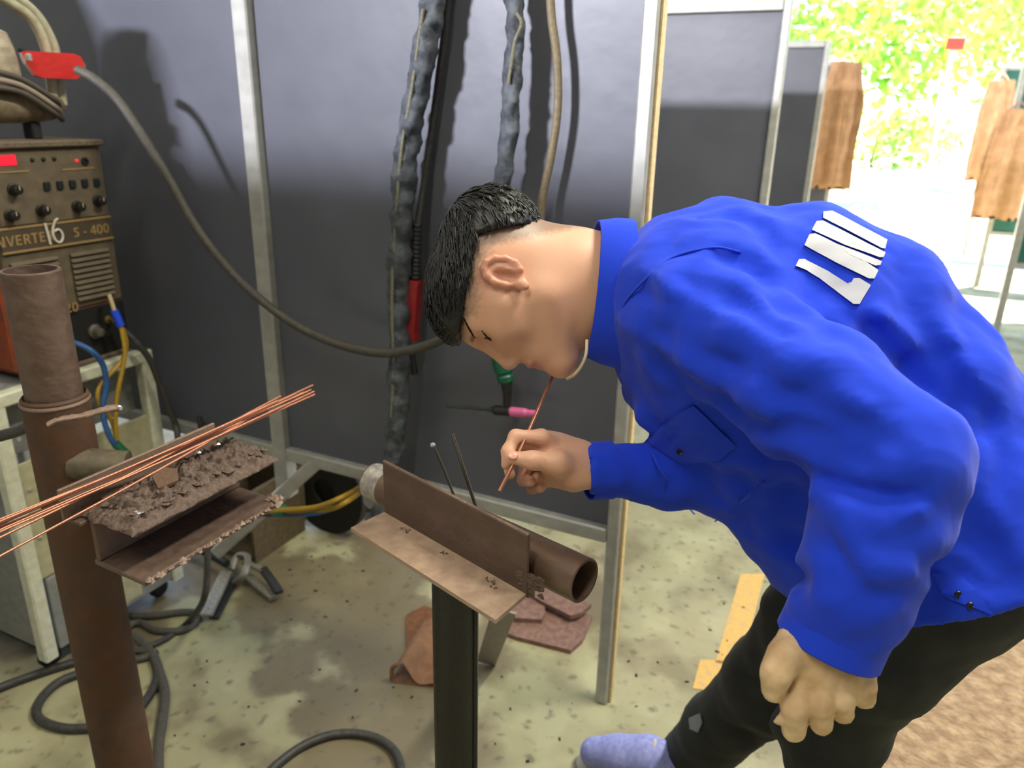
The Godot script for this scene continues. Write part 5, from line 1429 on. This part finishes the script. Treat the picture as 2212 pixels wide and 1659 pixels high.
func body_color(p: Vector3) -> Color:
	var q := p - HEAD
	var u := q.dot(CROWN) * 1000.0
	var ff := q.dot(FACE) * 1000.0
	var l := q.dot(EAR) * 1000.0
	var c := Color(0.62, 0.34, 0.23)
	if q.length() > 0.24: return c
	var lip := 1.0 - smoothstep(0.0, 1.0, Vector3((ff - 106) / 10.0, (u + 62) / 11.0, l / 24.0).length() - 0.6)
	c = c.lerp(Color(0.40, 0.14, 0.15), lip * 0.8)
	# cropped sides and stubble of the hair
	var line := 30.0 if ff > -30.0 else 30.0 + (ff + 30.0) * 1.9
	var grain := fposmod(sin(p.x * 9173.0 + p.y * 7331.0 + p.z * 5119.0) * 43758.5, 1.0)
	var crop := clampf((u - line + 10.0 + (grain - 0.5) * 10.0) / 22.0, 0.0, 1.0)
	if ff > 62.0: crop *= clampf((u - 30.0) / 15.0, 0.0, 1.0)
	c = c.lerp(Color(0.10, 0.075, 0.06), crop * 0.72)
	# pink of the ear
	if absf(l) > 74.0 and absf(u) < 36.0 and absf(ff) < 26.0: c = c.lerp(Color(0.58, 0.24, 0.17), 0.55)
	# brows
	for s: float in [-1.0, 1.0]:
		var bl := Vector3((ff - 80) / 16.0, (u - 27.0) / 4.0, (l - 28.0 * s) / 17.0).length()
		c = c.lerp(Color(0.05, 0.035, 0.03), 0.8 * (1.0 - smoothstep(0.7, 1.1, bl)))
	return c

func hair_mesh() -> ArrayMesh:
	var f := Field.new()
	var hb := Basis(FACE, CROWN, EAR)
	f.blob(hp(-16, 30, 0), hb, Vector3(0.102, 0.075, 0.0775), 0.02)
	f.blob(hp(38, 50, 0), hb, Vector3(0.056, 0.050, 0.066), 0.03)
	f.blob(hp(-62, 30, 0), hb, Vector3(0.054, 0.056, 0.062), 0.03)
	f.blob(hp(72, 50, 0), hb, Vector3(0.022, 0.018, 0.052), 0.02)
	var n := FastNoiseLite.new()
	n.seed = 3
	n.frequency = 60.0
	f.ripple = func(p: Vector3) -> float:
		var q := p - HEAD
		return 0.0035 * n.get_noise_3d(q.dot(FACE) * 0.5 + q.dot(CROWN) * 0.3, q.dot(CROWN) * 0.8, q.dot(EAR) * 1.8)
	f.clip = func(p: Vector3) -> float:
		var q := p - HEAD
		var u := q.dot(CROWN)
		var ff := q.dot(FACE)
		var l := q.dot(EAR)
		var front := 0.044 - u + 0.12 * maxf(0.0, -ff - 0.02)
		var back := (ff + 0.050) * 0.88 - (u - 0.032) * 0.47
		var m := minf(front, back)
		if ff > 0.06: m = maxf(m, 0.040 - u)
		return m
	var b := Builder.new()
	f.net(HEAD - Vector3(0.19, 0.19, 0.17), HEAD + Vector3(0.19, 0.20, 0.17), 0.0045, b, 0.006)
	# locks combed from the crown to the brow and down the sides
	var rng := RandomNumberGenerator.new()
	rng.seed = 19
	var solids := f.everything()
	for i in 3200:
		var th := rng.randf_range(-PI, PI)
		var up := rng.randf_range(-1.2, 1.5)
		var d := Vector3(cos(th) * cos(up), sin(up), sin(th) * cos(up))     # face, crown, ear
		# away from the whorl at the back of the crown, forward over the top
		var whorl := Vector3(-0.62, 0.75, 0.1)
		var flow := (d - whorl * d.dot(whorl)).normalized() + Vector3(0.35, -0.1, 0)
		flow += Vector3(rng.randf_range(-0.3, 0.3), rng.randf_range(-0.3, 0.3), rng.randf_range(-0.3, 0.3))
		var pts := PackedVector3Array()
		var len := rng.randf_range(0.2, 0.46)
		for k in 6:
			var t := k / 5.0
			var e := (d + flow * len * t).normalized()
			var lift := 0.985 + rng.randf_range(0.03, 0.06) * t
			var at := hp(-14 + e.x * 106 * lift, 32 + e.y * 77 * lift, e.z * 82 * lift)
			if f.clip.call(at) > 0.003: break
			var out := (FACE * e.x + CROWN * e.y + EAR * e.z).normalized()
			at += out * (0.0012 + 0.0025 * t - minf(f.at(at, solids), 0.012))
			pts.append(at)
		if pts.size() < 2: continue
		add_tube(b, pts, rng.randf_range(0.0011, 0.0021), 0.0003, 4)
	return b.mesh()

func person() -> void:
	var pn := thing("person", "worker in blue shirt and black trousers bending over the pipe", "person", Vector3.ZERO)
	var blue := grained("blue_cotton", Color(0.12, 0.24, 0.78), Color(0.135, 0.265, 0.84), 0.2, 2, 40.0, 0.8)
	blue.normal_enabled = true
	blue.normal_texture = bump_texture(0.35, 2, 5, 3.0)
	blue.normal_scale = 0.3
	blue.metallic_specular = 0.22
	blue.rim_enabled = true
	blue.rim = 0.2
	var skin := mat("skin", Color(1, 1, 1), 0.5)
	skin.vertex_color_use_as_albedo = true
	skin.subsurf_scatter_enabled = true
	skin.subsurf_scatter_strength = 0.12
	# body: head, neck, trunk, arms and bare right hand as one mesh
	var b := Builder.new()
	var hf := head_field()
	hf.net(HEAD - Vector3(0.22, 0.20, 0.15), HEAD + Vector3(0.24, 0.17, 0.15), 0.0032, b, 0.008)
	var hand := hand_field()
	var hm: Vector3 = Vector3(0.0605, 1.056, -0.9353)
	hand.net(hm - Vector3(0.10, 0.07, 0.09), hm + Vector3(0.16, 0.08, 0.11), 0.0024, b, 0.005)
	var trunk := Field.new()
	trunk.chain([Vector3(0.1224, 1.258, -1.05), Vector3(0.2412, 1.228, -1.05), Vector3(0.4212, 1.149, -1.011), Vector3(0.6002, 0.9985, -0.936)], [0.06, 0.10, 0.10, 0.11], 0.03)
	trunk.chain([Vector3(0.2717, 1.227, -1.198), Vector3(0.3728, 1.038, -1.162), Vector3(0.3467, 0.9768, -1.066), Vector3(0.2087, 1.019, -0.9859)], [0.05, 0.045, 0.036, 0.028], 0.02)
	trunk.chain([Vector3(0.2354, 1.248, -0.9719), Vector3(0.2696, 1.244, -0.8747), Vector3(0.3259, 1.212, -0.7893), Vector3(0.3862, 1.173, -0.7328), Vector3(0.3711, 1.093, -0.7045), Vector3(0.3426, 0.9775, -0.6738)], [0.04, 0.042, 0.04, 0.036, 0.034, 0.03], 0.02)
	trunk.net(Vector3(0.1, 0.75, -1.4), Vector3(0.85, 1.5, -0.5), 0.016, b, 0.01)
	for p in b.v: b.c.append(body_color(p))
	put("body", b.mesh(), skin, pn)
	# eyes
	for s: float in [-1.0, 1.0]:
		var eye := put("eye", lathe(hp(72, 10, 31 * s), FACE, [[0.0005, -0.0124], [0.008, -0.009], [0.0122, 0.0], [0.0085, 0.009], [0.0006, 0.0127]], 16), mat("eye_white", Color(0.80, 0.76, 0.72), 0.2), pn)
		put("iris", lathe(hp(72, 10, 31 * s), FACE + CROWN * -0.3, [[0.0062, 0.0113], [0.004, 0.0124], [0.0004, 0.0131]], 14), mat("iris_dark", Color(0.03, 0.02, 0.015), 0.15), eye)
	var lash := mat("lash_black", Color(0.03, 0.025, 0.02), 0.7)
	put("eyelash", tube(lifted(onto(hf, [Vector3(-0.0365, 1.256, -0.8686), Vector3(-0.0332, 1.252, -0.8672), Vector3(-0.0293, 1.248, -0.8657), Vector3(-0.0254, 1.246, -0.8649)]), 0.0004), 0.0008, 6, 5, 0.0014), lash, pn)
	var brow := Builder.new()
	var brow_at := smooth_path(onto(hf, [Vector3(-0.0585, 1.27, -0.8735), Vector3(-0.054, 1.262, -0.8705), Vector3(-0.0489, 1.254, -0.8676), Vector3(-0.0428, 1.246, -0.8651)]), 8)
	for i in range(0, brow_at.size() - 5):
		for k in 2:
			var off: Vector3 = Vector3(0.9893, 0.4907, -0.1747) * (0.0011 * (k - 0.5) * (1.0 + 0.5 * sin(i * 2.3)))
			var tip := brow_at[i + 4] + off * 0.3
			add_tube(brow, PackedVector3Array([brow_at[i] + off, brow_at[i + 2] + off + Vector3(0, 0.0003, 0.0008), tip]), 0.0007, 0.0002, 4)
	put("eyebrow", brow.mesh(), mat("brow_hair", Color(0.07, 0.05, 0.04), 0.8), pn)
	put("eyelash", tube([hp(86, 10, -23), hp(88.5, 11, -31), hp(85.5, 10, -39), hp(80, 7, -45)], 0.0012, 6, 5), lash, pn)
	put("eyebrow", tube([hp(91, 26, -12), hp(89.5, 30, -24), hp(83, 32, -36), hp(75, 29, -46)], 0.003, 6, 5), lash, pn)
	# thumbnail
	var nail := Builder.new()
	var nm: Vector3 = Vector3(0.0031, 1.083, -0.897)
	var nb := frame(Vector3(-1.002, 0.108, 0.0677), Vector3(0.0906, 0.7277, 0.6962))
	var nf := Field.new()
	nf.blob(nm, nb, Vector3(0.0068, 0.0052, 0.0016), 0.002)
	nf.net(nm - Vector3.ONE * 0.011, nm + Vector3.ONE * 0.011, 0.0011, nail, 0.002)
	put("thumbnail", nail.mesh(), mat("nail_pink", Color(0.84, 0.62, 0.55), 0.3), pn)
	var hair := put("hair", hair_mesh(), grained("black_hair", Color(0.022, 0.02, 0.02), Color(0.05, 0.046, 0.045), 0.1, 3, 30.0, 0.5), pn)
	hair.set_meta("label", "short black hair, cropped at the sides")
	# shirt
	var sf := build_shirt()
	var sb := Builder.new()
	sf.net(Vector3(-0.02, 0.62, -1.5), Vector3(0.98, 1.56, -0.42), 0.0065, sb, 0.02)
	var shirt := put("shirt", sb.mesh(), blue, pn)
	shirt.set_meta("label", "royal blue work shirt with white lettering on the back")
	# collar
	var cb := Builder.new()
	var rr := []
	var axis := Vector3(0.9883, -0.1407, 0.0501)
	var fr := frame(axis, LEFT)
	for i in 33:
		var a := lerpf(-2.75, 2.75, i / 32.0)          # 0 at the nape, opening at the throat
		var d := fr.y * cos(a)
		if fr.y.y < 0.0: d = -fr.y * cos(a)
		var sgn := sin(a)
		var wob := 1.0 + 0.03 * sin(a * 3.0 + 1.0)
		var drop := 0.012 * (1.0 - cos(a))               # the front stands lower
		var cen: Vector3 = Vector3(0.1238, 1.264, -1.054)
		var up := cen + axis * (-0.024 + drop * 0.5) + d * 0.092 * wob + LEFT * sgn * 0.086 * wob
		var lo := cen + axis * (0.022 + drop * 0.6) + d * 0.101 * wob + LEFT * sgn * 0.100 * wob
		var outd := (d + LEFT * sgn).normalized() * 0.0018
		rr.append(PackedVector3Array([up - outd, up + outd, up.lerp(lo, 0.5) + outd * 2.2, lo + outd, lo - outd, up.lerp(lo, 0.5) - outd * 0.4]))
	cb.rings(rr)
	put("collar", cb.mesh(), blue, shirt)
	# cuffs
	for q: Array in [[Vector3(0.3515, 1.013, -0.6799), wrist_way(), 0.0530, 0.042], [Vector3(0.1403, 1.036, -0.9601), Vector3(-0.9992, 0.0359, 0.2526), 0.0392, 0.034]]:
		put("cuff", lathe(q[0], q[1], [[q[2] * 0.985, 0.0], [q[2] * 1.03, 0.003], [q[2] * 1.02, q[3] * 0.5], [q[2] * 1.03, q[3] - 0.002], [q[2] * 1.0, q[3]], [q[2] * 0.95, q[3] - 0.001]], 40, false), blue, shirt)
	# lettering on the back: L M I seen along the shoulder blades
	var white := grained("white_print", Color(0.80, 0.80, 0.82), Color(0.70, 0.71, 0.76), 0.2, 3, 30.0, 0.75)
	var sc := 0.00006478
	var glyphs := []
	for poly: Array in [
		[430, 885, 480, 790, 560, 790, 890, 950, 1200, 1150, 1250, 1055, 1330, 1055, 1485, 1150, 1330, 1415, 1245, 1415, 780, 1060, 590, 945],
		[565, 595, 640, 440, 720, 435, 1020, 580, 1180, 660, 1590, 945, 1535, 1060, 1455, 1060, 1000, 830],
		[1020, 580, 1640, 820, 1620, 870, 1545, 880, 1180, 720],
		[670, 385, 740, 262, 830, 255, 1690, 700, 1665, 758, 1610, 765, 1120, 590],
		[835, 130, 960, 120, 1720, 520, 1690, 640, 1640, 640, 830, 215]]:
		var pv := PackedVector2Array()
		for i in range(0, poly.size(), 2): pv.append(Vector2(poly[i] - 975.0, -(poly[i + 1] - 780.0)) * sc)
		glyphs.append(pv)
	var lt := put("lettering", laid_on(sf, Vector3(0.29, 1.378, -0.6996), Vector3(0.9998, 0.0197, -0.007), Vector3(-0.0209, 0.9419, -0.3354), glyphs, 0.004, 0.0022), white, shirt)
	lt.set_meta("label", "white block letters LMI on the back")
	# pocket flap, buttons, seams
	var sp := 0.0004214
	var flap := PackedVector2Array()
	for q: Array in [[1395, 955], [1440, 905], [1500, 872], [1590, 960], [1560, 990], [1470, 998]]:
		flap.append(Vector2(q[0] - 1480.0, -(q[1] - 940.0)) * sp)
	put("pocket_flap", laid_on(sf, Vector3(0.1586, 1.224, -0.6449), Vector3(0.9998, 0.0197, -0.007), Vector3(-0.0209, 0.9419, -0.3354), [flap], 0.01, 0.003), blue, shirt)
	var dark := mat("button_dark", Color(0.06, 0.07, 0.08), 0.35)
	for q: Vector3 in [Vector3(0.1318, 1.252, -0.5485), Vector3(0.3509, 1.151, -0.5125), Vector3(0.3604, 1.143, -0.5097)]:
		var at := sf.meet(q, (q - FROM).normalized(), 0.9) + Vector3(0, 0.3355, 0.9421) * 0.0026
		var bt := put("button", lathe(at, Vector3(-0.0979, 0.2393, 0.9763), [[0.0046, -0.0015], [0.0048, 0.0], [0.004, 0.001], [0.0028, 0.0005], [0.0004, 0.0005]], 16), dark, shirt)
	for line: Array in [
		[Vector3(0.0806, 1.344, -0.5815), Vector3(0.0868, 1.36, -0.587), Vector3(0.1027, 1.378, -0.5934), Vector3(0.1229, 1.394, -0.599), Vector3(0.1545, 1.402, -0.602), Vector3(0.1763, 1.399, -0.601)],
		[Vector3(0.1072, 1.256, -0.5502), Vector3(0.1222, 1.23, -0.5406), Vector3(0.1444, 1.206, -0.5323)],
		[Vector3(0.1608, 1.201, -0.5305), Vector3(0.1803, 1.215, -0.5355), Vector3(0.1981, 1.231, -0.5411)]]:
		put("seam", tube(lifted(onto(sf, line), 0.0008), 0.0016, 6, 6), blue, shirt)
	# hem tab at the hip
	var tab := PackedVector2Array()
	for q: Array in [[2010, 1236], [2080, 1246], [2148, 1330], [2040, 1290]]:
		tab.append(Vector2(q[0] - 2080.0, -(q[1] - 1280.0)) * 0.0004214)
	put("hem_tab", laid_on(sf, Vector3(0.4144, 1.095, -0.5987), Vector3(0.9998, 0.0197, -0.007), Vector3(-0.0209, 0.9419, -0.3354), [tab], 0.01, 0.003), blue, shirt)
	# trousers
	var tf := Field.new()
	tf.blob(Vector3(0.6121, 0.9289, -0.9431), frame(Vector3(0.6166, -0.7416, 0.2641), LEFT), Vector3(0.14, 0.115, 0.13), 0.04)
	tf.chain([Vector3(0.5673, 0.9145, -0.9061), Vector3(0.5236, 0.7916, -0.9154), Vector3(0.4975, 0.6107, -0.9465), Vector3(0.5841, 0.3374, -1.03), Vector3(0.7687, -0.0948, -1.152)], [0.105, 0.092, 0.078, 0.062, 0.06], 0.04)
	tf.chain([Vector3(0.6016, 0.8855, -1.012), Vector3(0.5437, 0.6945, -1.093), Vector3(0.5057, 0.4967, -1.182), Vector3(0.4592, 0.2502, -1.317), Vector3(0.4267, 0.0208, -1.448)], [0.12, 0.100, 0.084, 0.070, 0.062], 0.04)
	tf.capsule(Vector3(0.6179, 0.9155, -0.9064), Vector3(0.5593, 0.8176, -0.9034), 0.085, 0.062, 0.04)
	groove(tf, [Vector3(0.2223, 1.011, -0.569), Vector3(0.2522, 0.996, -0.5636), Vector3(0.2815, 1.004, -0.5666)], 0.014, 0.04)
	groove(tf, [Vector3(0.1893, 0.9788, -0.5575), Vector3(0.2149, 0.9635, -0.552), Vector3(0.2488, 0.9562, -0.5494)], 0.014, 0.04)
	groove(tf, [Vector3(0.1982, 0.9592, -0.5505), Vector3(0.1811, 0.9668, -0.5532), Vector3(0.1643, 0.9664, -0.5531)], 0.010, 0.03)
	var n2 := FastNoiseLite.new()
	n2.frequency = 7.0
	n2.seed = 5
	tf.ripple = func(p: Vector3) -> float: return 0.006 * n2.get_noise_3d(p.x, p.y * 2.0, p.z)
	var tb := Builder.new()
	tf.net(Vector3(0.25, 0.03, -1.65), Vector3(0.95, 1.2, -0.65), 0.012, tb, 0.02)
	var trs := put("trousers", tb.mesh(), grained("black_trouser_cloth", Color(0.085, 0.09, 0.095), Color(0.15, 0.16, 0.16), 0.02, 4, 3.0, 0.85), pn)
	trs.set_meta("label", "black dusty trousers")
	var rip := PackedVector2Array()
	for q: Array in [[1490, 1552], [1515, 1540], [1520, 1560], [1510, 1582], [1492, 1574]]:
		rip.append(Vector2(q[0] - 1505.0, -(q[1] - 1560.0)) * 0.0007224)
	put("worn_patch", laid_on(tf, Vector3(0.2992, 0.6061, -0.9555), Vector3(0.9998, 0.0197, -0.007), Vector3(-0.0209, 0.9419, -0.3354), [rip], 0.01, 0.003), mat("pale_worn_cloth", Color(0.50, 0.52, 0.55), 0.9), trs)
	# shoe on the forward foot
	var shf := Field.new()
	var toe: Vector3 = Vector3(0.2185, 0.045, -1.451)
	var heel: Vector3 = Vector3(0.4118, 0.05, -1.387)
	var sd := (heel - toe).normalized()
	shf.chain([toe, toe.lerp(heel, 0.3) + Vector3(0, 0.008, 0), toe.lerp(heel, 0.62) + Vector3(0, 0.022, 0), heel + Vector3(0, 0.02, 0)], [0.036, 0.043, 0.046, 0.044], 0.03)
	shf.clip = func(p: Vector3) -> float: return 0.014 - p.y
	var shb := Builder.new()
	shf.net(toe - Vector3(0.1, 0.08, 0.12), heel + Vector3(0.1, 0.12, 0.12), 0.006, shb, 0.01)
	var shoe := put("shoe", shb.mesh(), grained("pale_blue_canvas", Color(0.46, 0.48, 0.74), Color(0.60, 0.62, 0.82), 0.03, 3, 8.0, 0.7), pn)
	shoe.set_meta("label", "pale violet-blue canvas shoe")
	var sole := Field.new()
	sole.chain([toe - Vector3(0, 0.035, 0), heel - Vector3(0, 0.04, 0)], [0.044, 0.046], 0.01, Vector3.UP, 0.3)
	var sob := Builder.new()
	sole.net(toe - Vector3(0.1, 0.08, 0.12), heel + Vector3(0.1, 0.12, 0.12), 0.006, sob, 0.01)
	put("sole", sob.mesh(), mat("sole_white", Color(0.72, 0.70, 0.66), 0.7), shoe)
	var ls := sd.cross(Vector3.UP).normalized()
	for i in 4:
		var m0 := toe.lerp(heel, 0.32 + 0.12 * i) + Vector3(0, 0.048 + 0.007 * i, 0)
		put("lace", tube([m0 - ls * 0.026 - Vector3(0, 0.012, 0), m0 + Vector3(0, 0.006, 0), m0 + ls * 0.026 - Vector3(0, 0.012, 0)], 0.0035, 6, 4), mat("lace_cream", Color(0.78, 0.72, 0.62), 0.8), shoe)
	# glove on the left hand
	var gf := Field.new()
	gf.capsule(Vector3(0.3447, 0.9854, -0.6787), Vector3(0.3361, 0.9695, -0.6688), 0.042, 0.046, 0.02, Vector3(0, 0.3355, 0.9421), 0.75)
	gf.capsule(Vector3(0.3253, 0.969, -0.6654), Vector3(0.3271, 0.951, -0.6537), 0.041, 0.034, 0.016, Vector3(0, 0.3355, 0.9421), 0.5)
	gf.capsule(Vector3(0.3529, 0.9695, -0.6656), Vector3(0.3551, 0.9545, -0.6603), 0.036, 0.028, 0.016, Vector3(0, 0.3355, 0.9421), 0.55)
	gf.chain([Vector3(0.305, 0.9492, -0.6531), Vector3(0.2965, 0.9298, -0.6313), Vector3(0.3003, 0.8979, -0.6348)], [0.0145, 0.0140, 0.0122], 0.0035)
	gf.chain([Vector3(0.3251, 0.9479, -0.6484), Vector3(0.3208, 0.9355, -0.6291), Vector3(0.3282, 0.9067, -0.6358)], [0.0140, 0.0132, 0.0118], 0.003)
	gf.chain([Vector3(0.3475, 0.9492, -0.651), Vector3(0.3441, 0.9397, -0.6348), Vector3(0.3524, 0.9142, -0.6427)], [0.0132, 0.0122, 0.0108], 0.003)
	gf.chain([Vector3(0.3692, 0.9575, -0.6592), Vector3(0.3693, 0.9463, -0.6467), Vector3(0.377, 0.9254, -0.6531)], [0.0140, 0.0130, 0.0115], 0.003)
	gf.chain([Vector3(0.3086, 0.9811, -0.6644), Vector3(0.2844, 0.978, -0.6495), Vector3(0.2731, 0.9683, -0.6365), Vector3(0.2727, 0.9477, -0.6356)], [0.022, 0.0160, 0.0138, 0.0118], 0.010)
	gf.chain([Vector3(0.2889, 0.9156, -0.6369), Vector3(0.2846, 0.9098, -0.6359), Vector3(0.2779, 0.9078, -0.6352)], [0.004, 0.0035, 0.002], 0.004)
	gf.chain([Vector3(0.3057, 0.9636, -0.6264), Vector3(0.3053, 0.9417, -0.6186)], [0.002, 0.002], 0.004, Vector3.ZERO, 1.0, true)
	var n3 := FastNoiseLite.new()
	n3.frequency = 45.0
	gf.ripple = func(p: Vector3) -> float: return 0.0012 * n3.get_noise_3dv(p)
	var gb := Builder.new()
	var gm: Vector3 = Vector3(0.3286, 0.9474, -0.6524)
	gf.net(gm - Vector3(0.10, 0.11, 0.09), gm + Vector3(0.11, 0.11, 0.10), 0.0036, gb, 0.006)
	var glove := put("work_glove", gb.mesh(), grained("tan_glove_suede", Color(0.92, 0.81, 0.65), Color(0.72, 0.58, 0.43), 0.012, 4, 6.0, 0.9, 0.0, 0.25, 1.6), pn)
	glove.set_meta("label", "soiled tan leather work glove")
	# strap under the chin
	put("chin_strap", tube([Vector3(0.0958, 1.222, -0.957), Vector3(0.0945, 1.206, -0.9462), Vector3(0.0893, 1.19, -0.9459), Vector3(0.0812, 1.174, -0.956), Vector3(0.0751, 1.156, -0.9921)], 0.0022, 6, 6), mat("strap_cream", Color(0.80, 0.72, 0.60), 0.7), pn)
	# the filler rod in the hand
	var rod := put("filler_rod", tube([Vector3(-0.0132, 1.039, -0.8845), Vector3(0.0115, 1.081, -0.9155), Vector3(0.0543, 1.145, -1.015), Vector3(0.0771, 1.175, -1.073)], 0.0024, 10, 6), mat("copper_rod", Color.WHITE))
	tag(rod, "copper filler rod held in the worker's bare fingers", "rod")
